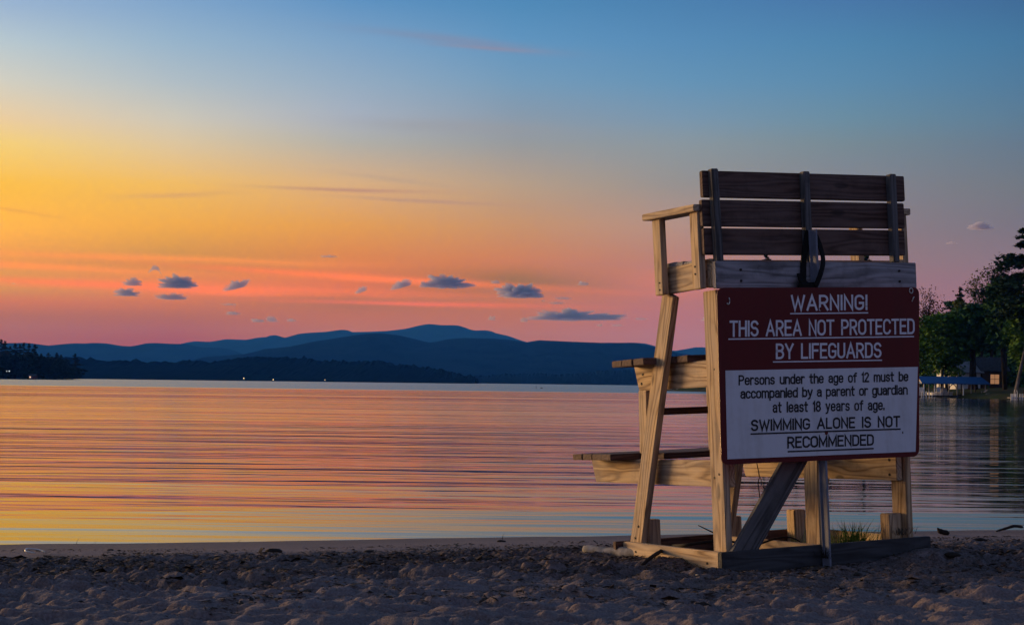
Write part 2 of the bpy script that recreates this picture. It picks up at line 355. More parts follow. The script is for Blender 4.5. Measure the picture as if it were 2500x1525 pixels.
h = k.math('ADD', k.math('ADD', k.math('MULTIPLY', w1, .026), k.math('MULTIPLY', w2, .012)), k.math('ADD', k.math('MULTIPLY', k.noise(k.pos((.010, .075, 1)), 1.0, 3, .55, .2), k.math('MULTIPLY', mrange(sh, 25, 80), .34)), k.math('MULTIPLY', k.noise(k.pos((.06, .55, 1)), 1.0, 2, .5, .2), .05)))
h = k.math('MULTIPLY', h, k.math('MULTIPLY', out, lane))
bp_ = k.bump(h, 1.0, 1.0)
far = mrange(k.math('ADD', py_, k.math('MULTIPLY', k.noise(k.pos((.01, .0, 1)), 1, 2), 30)), 212, 245)
tilt = k.math('ADD', k.math('MULTIPLY', far, .055), k.math('ADD', k.math('MULTIPLY', mrange(sh, .3, 2.6, .031, 0), mrange(k.noise(k.pos((.12, 1.6, 1)), 1.0, 3, .6), .38, .60, .25, 1)), mrange(sh, 8, 45, 0, .022)))        # wind-ruffled water shows the faces of its wavelets that lean to the beach
ty_ = k.n('ShaderNodeCombineXYZ'); k.l(k.math('MULTIPLY', tilt, -1), ty_.inputs[1])
va = k.n('ShaderNodeVectorMath', operation='ADD'); k.l(bp_.outputs[0], va.inputs[0]); k.l(ty_.outputs[0], va.inputs[1])
vn = k.n('ShaderNodeVectorMath', operation='NORMALIZE'); k.l(va.outputs[0], vn.inputs[0]); k.l(vn.outputs[0], k.b.inputs['Normal'])
k.rough(k.math('ADD', k.math('MULTIPLY', far, .16), .04)); k.col((.012, .02, .03)); k.b.inputs['IOR'].default_value = 1.40
xs = np.array([-7800, -2000, -400, -100, 0, 100, 400, 2000, 7800.]); ys = np.array([8.5, 14, 20, 30, 60, 120, 260, 700, 2000, 6000, 12800.])
XX, YY = np.meshgrid(xs, ys)
wt = npmesh('lake_water', np.stack([XX.ravel(), YY.ravel(), 0 * XX.ravel()], 1), grid_faces(len(xs), len(ys)), k.m)
tag(wt, kind='structure')

# ------------------------------------------------------------------ lifeguard chair
def board(name, p0, p1, wdir, w, t, mat, parent, bev=.004, skew=(0, 0), bm=None):
    """plank from p0 to p1 (centre line), width w along wdir, thickness t; own frame so the grain follows its length"""
    p0, p1, wd = Vector(p0), Vector(p1), Vector(wdir); d = p1 - p0; ln = d.length; ax = d.normalized()
    wd = (wd - ax * wd.dot(ax)).normalized(); td = ax.cross(wd)
    b = bmesh.new(); bmesh.ops.create_cube(b, size=1)
    for v in b.verts:
        e = skew[1] if v.co.x > 0 else skew[0]
        v.co = Vector((v.co.x * ln + (e * v.co.y if e else 0), v.co.y * w, v.co.z * t))
    if bev: bmesh.ops.bevel(b, geom=list(b.edges), offset=bev, segments=2, affect='EDGES')
    mt = Matrix((ax, wd, td)).transposed().to_4x4(); mt.translation = (p0 + p1) / 2
    if bm is not None:
        for v in b.verts: v.co = mt @ v.co
        tmp = bpy.data.meshes.new('t'); b.to_mesh(tmp); bm.from_mesh(tmp); bpy.data.meshes.remove(tmp); b.free(); return None
    o = bobj(name, b, mat, parent); o.matrix_local = mt; return o
def boards(name, lst, mat, parent, wdir, w, t):                # several planks as one part, frame on the first
    p0, p1 = Vector(lst[0][0]), Vector(lst[0][1]); c0 = (p0 + p1) / 2
    bm = bmesh.new()
    for a, b in lst: board('', Vector(a) - c0, Vector(b) - c0, wdir, w, t, None, None, bm=bm)
    o = bobj(name, bm, mat, parent); o.location = c0; return o
def bolt(parent, p, nrm, r=.009):
    bm = bmesh.new(); bmesh.ops.create_cone(bm, cap_ends=True, segments=8, radius1=r, radius2=r * .8, depth=.008)
    o = bobj('bolt', bm, BOLT, parent); o.location = p; o.rotation_euler = Vector(nrm).to_track_quat('Z', 'Y').to_euler(); return o
TH = .040
ch = thing('lifeguard_chair', 'tall wooden lifeguard chair with stepped platforms standing on the sandy beach', 'lifeguard chair')
ch.matrix_world = CW
X1 = 1.385
# base frame on the sand
board('base_board', (.015, -.02, -.062), (X1, -.02, -.062), (0, 0, 1), .14, TH, NEARBLACKWOOD, ch)
board('base_board', (-.03, 1.135, -.062), (X1 - .02, 1.135, -.062), (0, 0, 1), .14, TH, DARKWOOD, ch)
for x in (.036, .655, 1.345): board('skid', (x, .001, -.064), (x, 1.113, -.064), (0, 0, 1), .14, TH, PINE, ch)
legx = (.078, .674, 1.305)
for i, x in enumerate(legx):
    lg = board('leg', (x, 1.066, -.10), (x, .512 if i != 1 else .54, 1.438), (0, 1, 0), .135, TH, PINE, ch)
    px = (.112, .713, 1.306)[i]
    po = board('post', (px, .108, -.10), (px - (.006 if i == 0 else 0), .098, 1.42), (0, 1, 0), .138, TH, PINE, ch)
    bolt(ch, (x - .021, 1.03, .03), (-1, 0, 0)); bolt(ch, (x - .021, .985, .10), (-1, 0, 0))
# vertical front posts between the platforms
board('front_post', (.150, 1.02, .529), (.150, 1.005, .905), (0, 1, 0), .10, TH, PINE, ch)
board('front_post', (.705, 1.165, .49), (.705, 1.165, .93), (0, 1, 0), .085, TH, PINE, ch)
board('front_post', (1.23, 1.02, .529), (1.23, 1.005, .905), (0, 1, 0), .10, TH, PINE, ch)
# stringers (inside of posts), front ends cut on the slant
for x in (.157, 1.260):
    zz = .42 if x < 1 else .402
    s = board('stringer', (x, .055, zz), (x, 1.72, zz), (0, 0, 1), .146, TH, PINE, ch, skew=(0, .055))
    for dy, dz in ((.12, .045), (.12, -.04)): bolt(ch, (x - .0215, dy, zz + dz), (-1, 0, 0))
    u = board('stringer', (x, .06, .972), (x, 1.085, .978), (0, 0, 1), .148, TH, PINE, ch, skew=(0, .055))
    bolt(ch, (x - .0215, 1.0, 1.0), (-1, 0, 0)); bolt(ch, (x - .0215, 1.02, .945), (-1, 0, 0))
def jit(a): return random.uniform(-a, a)
def planks(ys, z, x0, x1, dz=0):
    return [((x0 + jit(.006), y, z + dz * i), (x1 + jit(.006), y, z + dz * i)) for i, y in enumerate(ys)]
boards('lower_step', planks([1.60, 1.465, 1.33, 1.195], .512, -.03, 1.40) + planks([1.06, .92], .512, .185, 1.24), DARKWOOD, ch, (0, 1, 0), .128, .037)
boards('upper_step', planks([1.01, .875, .74], 1.066, -.03, 1.40) + planks([.60, .465], 1.066, .10, 1.30), DARKWOOD, ch, (0, 1, 0), .128, .038)
for p_, n_ in (((.112 - .021, .12, 1.30), (-1, 0, 0)), ((.112 - .021, .08, .42), (-1, 0, 0)), ((.112 - .021, .13, .40), (-1, 0, 0)), ((.112 - .021, .08, .99), (-1, 0, 0)), ((.036 - .0205, .95, -.045), (-1, 0, 0)), ((.036 - .0205, .12, -.06), (-1, 0, 0)), ((.20, -.0515, 1.52), (0, -1, 0)), ((.20, -.0515, 1.46), (0, -1, 0)), ((1.24, -.0515, 1.515), (0, -1, 0)), ((1.24, -.0515, 1.455), (0, -1, 0)), ((1.345 - .0205, .35, -.05), (-1, 0, 0))): bolt(ch, p_, n_, .008)
board('rung', (.17, .985, .775), (1.245, .985, .775), (0, 0, 1), .042, .045, DARKWOOD, ch)
# seat box
for x in (.075, 1.318):
    board('seat_rail', (x, .030, 1.513), (x, .535, 1.513), (0, 0, 1), .150, TH, PINE, ch)
boards('seat', planks([.475, .37, .265, .16], 1.594, .06, 1.335, -.007), GREYWOOD, ch, (0, 1, 0), .098, .036)
for x, s in ((.018, 1), (1.360, -1)):
    board('arm_post', (x, .505, 1.432), (x, .512, 1.862), (0, 1, 0), .092, .038, PINE, ch)
    board('arm_post', (x, .082, 1.427), (x, .086, 1.846), (0, 1, 0), .088, .038, PINE, ch)
    board('armrest', (.036 if s > 0 else 1.335, .030, 1.864), (.036 if s > 0 else 1.335, .622, 1.886), (1, 0, 0), .132, .037, PINE, ch)
    for z in (1.50, 1.46): bolt(ch, (x - .020 * s, .495, z), (-s, 0, 0), .006); bolt(ch, (x - .020 * s, .09, z + .05), (-s, 0, 0), .006)
board('rear_beam', (.045, -.030, 1.494), (1.36, -.030, 1.489), (0, 0, 1), .146, TH, GREYWOOD, ch)
board('rear_beam', (.052, .024, 1.496), (1.30, .024, 1.491), (0, 0, 1), .13, .06, PINE, ch)
bk = boards('backrest', [((.018, .02, 1.990), (1.345, .02, 1.992)), ((.008, .02, 1.833), (1.335, .02, 1.836)), ((.012, .02, 1.679), (1.33, .02, 1.681))], DARKWOOD, ch, (0, 0, 1), .143, .036)
for x in (.080, .652, 1.232):
    o = board('stile', (x, -.024, 1.566), (x - .012 if x < .2 else x, -.024, 2.066), (0, 1, 0), .046, .042, DEEPGREYWOOD, None)
    mw = o.matrix_basis.copy(); o.parent = bk; o.matrix_local = Matrix.Translation(-bk.location) @ mw
board('brace', (.105, .006, -.10), (1.17, .006, 1.36), (1, 0, -.7), .135, .036, DEEPGREYWOOD, ch)
# short blocks nailed beside the leg feet
for x, y, hgt, w in ((.165, 1.03, .135, .085), (.735, 1.03, .12, .07), (1.19, 1.03, .135, .085), (1.238, .125, .142, .088)):
    board('foot_block', (x, y, -.10), (x, y, hgt), (0, 1, 0), .090, w, PINE, ch, bev=.005)

# ------------------------------------------------------------------ warning sign on its own steel post
sg = thing('warning_sign', 'maroon and white beach warning sign on a steel post behind the lifeguard chair', 'sign')
sg.matrix_world = CW
SY = -.118
TL, TR, BL, BR = np.array((.006, 1.416)), np.array((1.322, 1.417)), np.array((-.010, .478)), np.array((1.270, .466))
zTL, zTR, zBL, zBR = np.array((153., 46)), np.array((1803., 42)), np.array((188., 1481)), np.array((1792., 1413))
def sgn(px, py):               # photo position on the sign -> position on the panel
    u = v = .5
    for _ in range(12):
        P = (1 - v) * ((1 - u) * zTL + u * zTR) + v * ((1 - u) * zBL + u * zBR)
        du = (1 - v) * (zTR - zTL) + v * (zBR - zBL); dv = (1 - u) * (zBL - zTL) + u * (zBR - zTR)
        s = np.linalg.solve(np.array([du, dv]).T, np.array((px, py)) - P); u += s[0]; v += s[1]
    return (1 - v) * ((1 - u) * TL + u * TR) + v * ((1 - u) * BL + u * BR)
def plate(name, corners, rad, y0, y1, mat, parent):            # flat plate, rounded corners
    pts = []
    n = len(corners)
    for i in range(n):
        p = Vector(corners[i]); a = (Vector(corners[i - 1]) - p).normalized(); c = (Vector(corners[(i + 1) % n]) - p).normalized()
        for t in ([i_ / 5 for i_ in range(6)] if rad else [0]):
            s, e = p + a * rad, p + c * rad
            pts.append(s.lerp(p, t).lerp(p.lerp(e, t), t) if rad else p)
    m = len(pts); v = [(q.x, y0, q.y) for q in pts] + [(q.x, y1, q.y) for q in pts]
    f = [tuple(range(m))[::-1], tuple(range(m, 2 * m))] + [(i, (i + 1) % m, m + (i + 1) % m, m + i) for i in range(m)]
    o = mesh(name, v, f, mat, parent)
    bm = bmesh.new(); bm.from_mesh(o.data); bmesh.ops.recalc_face_normals(bm, faces=bm.faces[:]); bm.to_mesh(o.data); bm.free(); return o
panel = plate('panel', [TL, TR, BR, BL], .045, SY, SY + .006, RED, sg)
white = plate('white_panel', [sgn(218, 718), sgn(1785, 690), sgn(1760, 1375), sgn(233, 1436)], 0, SY - .0014, SY - .0002, WHITE, panel)
def arc(cx, cy, rx, ry, a0, a1, n=9):
    return [(cx + rx * math.cos(R(a0 + (a1 - a0) * i / n)), cy + ry * math.sin(R(a0 + (a1 - a0) * i / n))) for i in range(n + 1)]
def bowl(h=.72, w=.42): return arc(w / 2, h - .2, w / 2, .2, 0, 180) + arc(w / 2, .2, w / 2, .2, 180, 360)
G = {
 'W': (.8, [[(0, 1), (.2, 0), (.4, .85), (.6, 0), (.8, 1)]]), 'A': (.6, [[(0, 0), (.3, 1), (.6, 0)], [(.1, .32), (.5, .32)]]),
 'R': (.5, [[(0, 0), (0, 1)] + arc(.25, .74, .24, .26, 90, -90) + [(0, .48)], [(.24, .48), (.5, 0)]]),
 'N': (.5, [[(0, 0), (0, 1), (.5, 0), (.5, 1)]]), 'I': (0, [[(0, 0), (0, 1)]]),
 'G': (.52, [arc(.26, .74, .26, .26, 15, 180) + arc(.26, .26, .26, .26, 180, 360) + [(.52, .46), (.29, .46)]]),
 '!': (0, [[(0, 1), (0, .3)], [(0, .09), (0, 0)]]), 'T': (.5, [[(0, 1), (.5, 1)], [(.25, 1), (.25, 0)]]),
 'H': (.5, [[(0, 0), (0, 1)], [(.5, 0), (.5, 1)], [(0, .52), (.5, .52)]]),
 'S': (.5, [arc(.25, .755, .24, .245, 20, 255) + arc(.25, .265, .25, .265, 75, -160)]),
 'E': (.44, [[(.44, 1), (0, 1), (0, 0), (.44, 0)], [(0, .53), (.38, .53)]]),
 'O': (.54, [arc(.27, .73, .27, .27, 0, 180) + arc(.27, .27, .27, .27, 180, 360) + [(.54, .73)]]),
 'P': (.5, [[(0, 0), (0, 1)] + arc(.25, .73, .25, .27, 90, -90) + [(0, .46)]]),
 'C': (.5, [arc(.26, .74, .26, .26, 15, 180) + arc(.26, .26, .26, .26, 180, 345)]),
 'D': (.5, [[(0, 0), (0, 1)] + arc(.24, .72, .26, .28, 90, 0) + arc(.24, .28, .26, .28, 0, -90) + [(0, 0)]]),
 'B': (.5, [[(0, 0), (0, 1)] + arc(.24, .765, .24, .235, 90, -90) + [(0, .53)], [(.24, .53)] + arc(.24, .265, .26, .265, 85, -90) + [(0, 0)]]),
 'Y': (.54, [[(0, 1), (.27, .45), (.54, 1)], [(.27, .45), (.27, 0)]]), 'L': (.42, [[(0, 1), (0, 0), (.42, 0)]]),
 'F': (.44, [[(.44, 1), (0, 1), (0, 0)], [(0, .53), (.38, .53)]]), 'U': (.5, [[(0, 1)] + arc(.25, .26, .25, .26, 180, 360) + [(.5, 1)]]),
 'M': (.64, [[(0, 0), (0, 1), (.32, .15), (.64, 1), (.64, 0)]]),
 'e': (.42, [[(.01, .37), (.42, .37)] + arc(.21, .5, .21, .22, 0, 180) + arc(.21, .2, .21, .2, 180, 335)]),
 'r': (.28, [[(0, 0), (0, .72)], [(0, .46)] + arc(.2, .5, .18, .22, 170, 60)]),
 's': (.38, [arc(.19, .545, .18, .175, 20, 250) + arc(.19, .185, .19, .185, 80, -160)]),
 'o': (.42, [bowl() + [(.42, .52)]]), 'n': (.42, [[(0, 0), (0, .72)], [(0, .44)] + arc(.21, .5, .21, .22, 175, 0) + [(.42, 0)]]),
 'u': (.42, [[(0, .72)] + arc(.21, .21, .21, .21, 180, 350), [(.42, .72), (.42, 0)]]),
 'd': (.42, [bowl() + [(.42, .52)], [(.42, 1), (.42, 0)]]), 'b': (.42, [bowl() + [(.42, .52)], [(0, 1), (0, 0)]]),
 'p': (.42, [bowl() + [(.42, .52)], [(0, .72), (0, -.3)]]),
 't': (.30, [[(.11, .97), (.11, .15)] + arc(.23, .12, .12, .12, 190, 280), [(-.02, .7), (.28, .7)]]),
 'h': (.42, [[(0, 0), (0, 1)], [(0, .44)] + arc(.21, .5, .21, .22, 175, 0) + [(.42, 0)]]),
 'a': (.40, [arc(.2, .53, .19, .19, 160, 0) + [(.39, 0)], [(.39, .42)] + arc(.18, .21, .18, .21, 90, 270) + [(.39, .13)]]),
 'g': (.42, [bowl() + [(.42, .52)], [(.42, .72)] + arc(.21, -.1, .21, .2, 0, -150)]),
 'f': (.30, [arc(.26, .83, .14, .17, 70, 180) + [(.12, 0)], [(-.02, .7), (.28, .7)]]),
 'm': (.66, [[(0, 0), (0, .72)], [(0, .46)] + arc(.165, .52, .165, .2, 175, 0) + [(.33, 0)], [(.33, .46)] + arc(.495, .52, .165, .2, 175, 0) + [(.66, 0)]]),
 'c': (.38, [arc(.2, .5, .2, .22, 20, 180) + arc(.2, .2, .2, .2, 180, 340)]),
 'y': (.42, [[(0, .72), (.215, .05)], [(.43, .72), (.16, -.22), (.02, -.28)]]), 'i': (0, [[(0, 0), (0, .72)], [(0, .90), (0, 1.0)]]), 'l': (0, [[(0, 0), (0, 1)]]),
 '1': (.12, [[(0, .83), (.12, 1), (.12, 0)]]), '2': (.44, [arc(.22, .76, .21, .24, 165, -20) + [(0, 0), (.45, 0)]]),
 '8': (.46, [arc(.23, .76, .2, .24, 0, 360, 16), arc(.23, .26, .23, .26, 0, 360, 16)]), '.': (0, [[(0, .09), (0, 0)]]),
}
class Ink:                     # flat painted strokes, each a hair proud of the one before
    def __init__(s): s.v = []; s.f = []; s.k = 0
    def stroke(s, pts, w, y):
        P = []
        for q in pts:
            if not P or (Vector(q) - P[-1]).length > 1e-4: P.append(Vector(q))
        s.k += 1; y = y - .0007 - .00007 * (s.k % 23)
        if len(P) < 2: return
        b = len(s.v); n = len(P)
        d0 = (P[1] - P[0]).normalized(); d1 = (P[-1] - P[-2]).normalized()
        closed = (P[0] - P[-1]).length < 1e-3
        if not closed: P[0] = P[0] - d0 * w * .5; P[-1] = P[-1] + d1 * w * .5
        for i, p in enumerate(P):
            a = (P[i] - P[i - 1]).normalized() if i else None; c = (P[i + 1] - P[i]).normalized() if i < n - 1 else None
            if closed and (i == 0 or i == n - 1): a = d1; c = d0
            a = a or c; c = c or a
            na = Vector((-a.y, a.x)); nc = Vector((-c.y, c.x)); m = (na + nc)
            m = na if m.length < .2 else m.normalized(); m = m / max(.38, m.dot(na))
            s.v += [(p.x + m.x * w / 2, y, p.y + m.y * w / 2), (p.x - m.x * w / 2, y, p.y - m.y * w / 2)]
        s.f += [(b + 2 * i, b + 2 * i + 1, b + 2 * i + 3, b + 2 * i + 2) for i in range(n - 1)]
    def line(s, text, x0, x1, bl0, bl1, h0, h1, w, y, gap=.2, space=.42):
        x = 0; glyphs = []
        for chr_ in text:
            if chr_ == ' ': x += space; continue
            gw, st = G[chr_]; glyphs.append((x, st)); x += gw + gap
        tot = x - gap
        for gx_, st in glyphs:
            for pl in st:
                q = []
                for a, b in pl:
                    t = (gx_ + a) / tot; px = x0 + (x1 - x0) * t
                    q.append(Vector(sgn(px, bl0 + (bl1 - bl0) * t - b * (h0 + (h1 - h0) * t))))
                s.stroke(q, w, y)
    def rule(s, a, b, w, y): s.stroke([sgn(*a), sgn(*b)], w, y)
    def done(s, name, mat, parent): return mesh(name, s.v, s.f, mat, parent)
i1 = Ink(); y = SY
i1.line('WARNING!', 742, 1352, 226, 219, 112, 107, .0128, y, .22); i1.rule((732, 257), (1362, 251), .0068, y)
i1.line('THIS AREA NOT PROTECTED', 258, 1752, 436, 416, 114, 110, .0120, y, .215, .5); i1.rule((246, 463), (1750, 444), .0070, y)
i1.line('BY LIFEGUARDS', 620, 1468, 618, 608, 110, 108, .0120, y, .215, .5); i1.rule((593, 649), (1475, 636), .0068, y)
i1.done('lettering', LETW, panel)
i2 = Ink(); y = SY - .0016
i2.line('Persons under the age of 12 must be', 324, 1695, 832, 800, 70, 68, .0088, y, .2, .52)
i2.line('accompanied by a parent or guardian', 338, 1690, 941, 908, 70, 68, .0088, y, .185, .45)
i2.line('at least 18 years of age.', 590, 1492, 1055, 1033, 76, 72, .0088, y, .22, .5)
i2.line('SWIMMING ALONE IS NOT', 420, 1622, 1202, 1168, 78, 76, .0104, y, .22, .55); i2.rule((416, 1232), (1627, 1192), .0082, y)
i2.line('RECOMMENDED', 706, 1400, 1341, 1318, 80, 77, .0104, y, .2); i2.rule((708, 1375), (1399, 1350), .0082, y)
i2.rule((1650, 1217), (1650, 1224), .007, y)
i2.done('lettering', LETB, white)
# steel U-channel post between sign and chair
def channel(name, x0, x1, z0, z1, ya, yb, mat, parent):
    t = .004; prof = [(x0, ya), (x0 + t, ya), (x0 + t * 1.5, yb - t), (x1 - t * 1.5, yb - t), (x1 - t, ya), (x1, ya), (x1 - t * .5, yb), (x0 + t * .5, yb)]
    prof = [(x0, yb), (x0 + .009, yb), (x0 + .013, ya + t), (x1 - .013, ya + t), (x1 - .009, yb), (x1, yb), (x1, yb - t), (x1 - .011, yb - t), (x1 - .014, ya), (x0 + .014, ya), (x0 + .011, yb - t), (x0, yb - t)]
    n = len(prof); v = [(a, b, z0) for a, b in prof] + [(a, b, z1) for a, b in prof]
    f = [tuple(range(n)), tuple(range(n, 2 * n))[::-1]] + [((i + 1) % n, i, n + i, n + (i + 1) % n) for i in range(n)]
    o = mesh(name, v, f, mat, parent); bm = bmesh.new(); bm.from_mesh(o.data); bmesh.ops.recalc_face_normals(bm, faces=bm.faces[:]); bm.to_mesh(o.data); bm.free(); return o
channel('post', .637, .676, -.32, 1.738, -.108, -.060, STEEL, sg)
for zz in (1.30, .62):
    bm = bmesh.new(); bmesh.ops.create_cone(bm, cap_ends=True, segments=10, radius1=.010, radius2=.008, depth=.006)
    o = bobj('bolt', bm, RED, sg); o.location = (.657, SY - .0035, zz); o.rotation_euler = (R(90), 0, 0)
WIRE = plain('bright_wire', (.62, .60, .55), .4, .5, .2, .1)
bm = bmesh.new()
c = sgn(243, 150); tube(bm, [(c[0] + .010 * math.cos(a) - .004, SY - .003, c[1] + .020 * math.sin(a)) for a in np.linspace(.9, -2.4, 9)], .0032, 5); bobj('wire_hook', bm, WIRE, sg, True)
bm = bmesh.new()
c = sgn(1730, 72); tube(bm, [(c[0] + .012 * math.cos(a), SY - .003, c[1] + .015 * math.sin(a)) for a in np.linspace(0, 2 * math.pi, 11)], .0030, 5)
c = sgn(1750, 145); tube(bm, [(c[0] - .012, SY - .004, c[1] - .010), (c[0] - .003, SY - .006, c[1] + .010), (c[0] + .004, SY - .004, c[1] + .016)], .0030, 5); bobj('wire_hook', bm, WIRE, sg, True)
# black webbing strap looped round the post
def ribbon(bm, pts, w, t=.004):
    pts = [Vector(p) for p in pts]; rows = []
    for i, p in enumerate(pts):
        d = (pts[min(i + 1, len(pts) - 1)] - pts[max(i - 1, 0)]).normalized(); s = d.cross(Vector((0, 1, 0))).normalized(); nn = Vector((0, 1, 0))
        rows.append([bm.verts.new(p + s * w / 2 - nn * t), bm.verts.new(p - s * w / 2 - nn * t), bm.verts.new(p - s * w / 2 + nn * t), bm.verts.new(p + s * w / 2 + nn * t)])
    for a, b in zip(rows, rows[1:]):
        for k_ in range(4): bm.faces.new((a[k_], a[(k_ + 1) % 4], b[(k_ + 1) % 4], b[k_]))
    bm.faces.new(rows[0][::-1]); bm.faces.new(rows[-1])
bm = bmesh.new()
def smoothpts(p, n=5):
    p = [Vector(q) for q in p]; o = []
    for i in range(len(p) - 1):
        a, b, c_, d = p[max(i - 1, 0)], p[i], p[i + 1], p[min(i + 2, len(p) - 1)]
        for k_ in range(n):
            t = k_ / n; o.append(.5 * ((2 * b) + (c_ - a) * t + (2 * a - 5 * b + 4 * c_ - d) * t * t + (3 * b - a - 3 * c_ + d) * t ** 3))
    return o + [p[-1]]
ribbon(bm, smoothpts([(.640, -.056, 1.735), (.618, -.056, 1.66), (.598, -.058, 1.56), (.585, -.068, 1.47), (.555, -.080, 1.42)]), .034)
ribbon(bm, smoothpts([(.668, -.056, 1.730), (.690, -.058, 1.70), (.708, -.066, 1.64), (.698, -.100, 1.57), (.668, -.120, 1.50), (.632, -.116, 1.425)]), .026)
ribbon(bm, smoothpts([(.560, -.070, 1.50), (.568, -.078, 1.46), (.60, -.085, 1.435), (.63, -.110, 1.425)]), .03)
abox(bm, .548, .655, -.098, -.055, 1.400, 1.448, .012)
st = bobj('strap', bm, BLACK, None); st.matrix_world = CW
tag(st, 'black webbing strap looped over the top of the steel sign post', 'strap')
bm = bmesh.new(); tube(bm, smoothpts([(.30, .03, .47), (.312, .03, .40), (.306, .035, .36), (.312, .035, .28), (.30, .04, .2), (.26, .045, .12), (.235, .05, .06)]), .0028, 5)
tube(bm, smoothpts([(.312, .03, .40), (.322, .03, .385), (.324, .032, .35)]), .0022, 5)
st = bobj('hanging_cord', bm, BLACK, None); st.matrix_world = CW
tag(st, 'thin dark cord hanging below the sign beside the diagonal brace', 'cord')

# ------------------------------------------------------------------ things lying on the beach
def onsand(px, py, lift=0):
    t0 = 5.0
    for Yd in np.arange(5.5, 14, .01):
        p = at(px, py, Yd)
        if p.z < float(sand(p.x, p.y, False)): break
    p.z = float(sand(p.x, p.y)) + lift; return p
def sz(x, y): return float(sand(x, y))
# litter of bark, leaves and weed along the old waterline: countless bits, one object
def litter(name, n, seed, xr, dfun, size, mat, lift=.004):
    r = np.random.default_rng(seed); x = r.uniform(*xr, n); d = dfun(r, n)
    d = d + .35 * fbm(x * .9, x * 0 + 4.4, 25, 2)
    y = shore(x) - d
    keep = fbm(x * 1.1, y * 1.6, 91, 3) + r.normal(0, .25, n) > -.05
    x, y = x[keep], y[keep]; n = len(x); z = sand(x, y) + lift
    th = r.uniform(0, 2 * math.pi, n); ln = size * r.lognormal(0, .55, n); wd = ln * r.uniform(.12, .5, n); ti = r.normal(0, .14, n); rl = r.normal(0, .35, n)
    a = np.stack([np.cos(th) * np.cos(ti), np.sin(th) * np.cos(ti), np.sin(ti)], 1) * ln[:, None]
    b = np.stack([-np.sin(th) * np.cos(rl), np.cos(th) * np.cos(rl), np.sin(rl)], 1) * wd[:, None]
    c = np.stack([x, y, z + np.abs(a[:, 2]) * .5], 1); up = np.array([0, 0, 1]) * (ln * .12)[:, None]
    v = np.stack([c - a, c - b * .8 + up, c + a, c + b + up], 1).reshape(-1, 3)
    q = np.arange(n * 4).reshape(-1, 4); q = np.concatenate([q[:, [0, 1, 3]], q[:, [1, 2, 3]]])
    o = npmesh(name, v, q, mat); tag(o, kind='stuff'); return o
def speck(name, stops, sc=40):
    k = M(name); k.col(k.ramp(k.noise(k.pos(), sc, 2, .5), stops)); k.rough(.85, .2); return k.m
LIT = speck('dark_litter', [(.3, (.012, .008, .006)), (.55, (.035, .022, .015)), (.7, (.075, .045, .028)), (.8, (.13, .09, .04))])
LITY = speck('pale_litter', [(.3, (.10, .065, .03)), (.6, (.16, .11, .05)), (.8, (.22, .19, .13))])
litter('dark_litter', 90000, 3, (-3.7, 4.7), lambda r, n: np.clip(r.normal(2.35, .68, n), .8, 4.4) , .0095, LIT)
litter('scattered_litter', 6500, 4, (-3.7, 4.7), lambda r, n: r.uniform(.7, 5.0, n), .008, LIT)
litter('trampled_litter', 42000, 6, (-1.2, 4.7), lambda r, n: r.uniform(2.6, 5.0, n), .0085, LIT)
litter('pale_litter', 2200, 5, (-3.7, 4.7), lambda r, n: np.clip(r.normal(2.5, .8, n), .8, 4.6), .008, LITY)
BARK = plain('driftwood_grey', (.33, .30, .27), .85, .2, 0, .5, 25)
DSTICK = plain('dark_stick', (.022, .016, .014), .85, .2, 0, .5, 30)
def stick(name, label, cat, pts, rad, mat, n=7, sub=4, group=None, rough=0):
    bm = bmesh.new(); P = smoothpts(pts, sub); m = len(P)
    rr = rad if hasattr(rad, '__len__') else [rad, rad]
    rs = [np.interp(i / (m - 1), np.linspace(0, 1, len(rr)), rr) * (1 + (random.uniform(-rough, rough) if rough else 0)) for i in range(m)]
    tube(bm, P, rs, n)
    if rough:
        for v in bm.verts: v.co += Vector((jit(1), jit(1), jit(1))) * rr[0] * rough * .5
    return tag(bobj(name, bm, mat, None, True), label, cat, group)
a, b_ = onsand(1432, 1352), onsand(1594, 1362)
stick('driftwood_log', 'short grey barkless driftwood log lying beside the left foot of the lifeguard chair', 'driftwood',
      [a + Vector((0, 0, .035)), a.lerp(b_, .2) + Vector((0, 0, .028)), a.lerp(b_, .45) + Vector((0, .006, .024)), a.lerp(b_, .75) + Vector((0, -.004, .026)), b_ + Vector((0, 0, .026))],
      [.020, .034, .027, .030, .036, .038, .030], BARK, 12, 5, rough=.16)
p = [onsand(1572, 1388), onsand(1598, 1374), onsand(1640, 1362)]
q = [CW @ Vector((.04, .42, .02)), CW @ Vector((.20, .36, .035)), CW @ Vector((.36, .34, .02))]
stick('fallen_branch', 'thin dark branch bent from the sand up over the base frame of the lifeguard chair', 'branch',
      [p[0] + Vector((0, 0, .01)), p[1] + Vector((0, 0, .03)), p[2] + Vector((0, 0, .06)), q[0], q[1], q[2]], [.009, .012, .011, .010, .008, .006], DSTICK, 7, 5, rough=.08)
p = onsand(1666, 1404); q = onsand(1712, 1412)
stick('pale_stick', 'small bleached stick on the sand in front of the chair frame corner', 'stick', [p + Vector((0, 0, .012)), p.lerp(q, .5) + Vector((0, 0, .012)), q + Vector((0, 0, .006))], [.006, .007, .003], BARK, 6, 3, rough=.1)
p, q = onsand(2436, 1299), onsand(2510, 1300)
stick('shore_branch', 'bent dark branch lying at the waterline under the leaning tree', 'branch', [p + Vector((0, 0, .01)), p.lerp(q, .3) + Vector((0, 0, .03)), p.lerp(q, .6) + Vector((0, 0, .05)), q + Vector((0, .1, .035))], [.006, .010, .012, .010], DSTICK, 7, 5, rough=.1)
p, q = onsand(2380, 1326), onsand(2416, 1325)
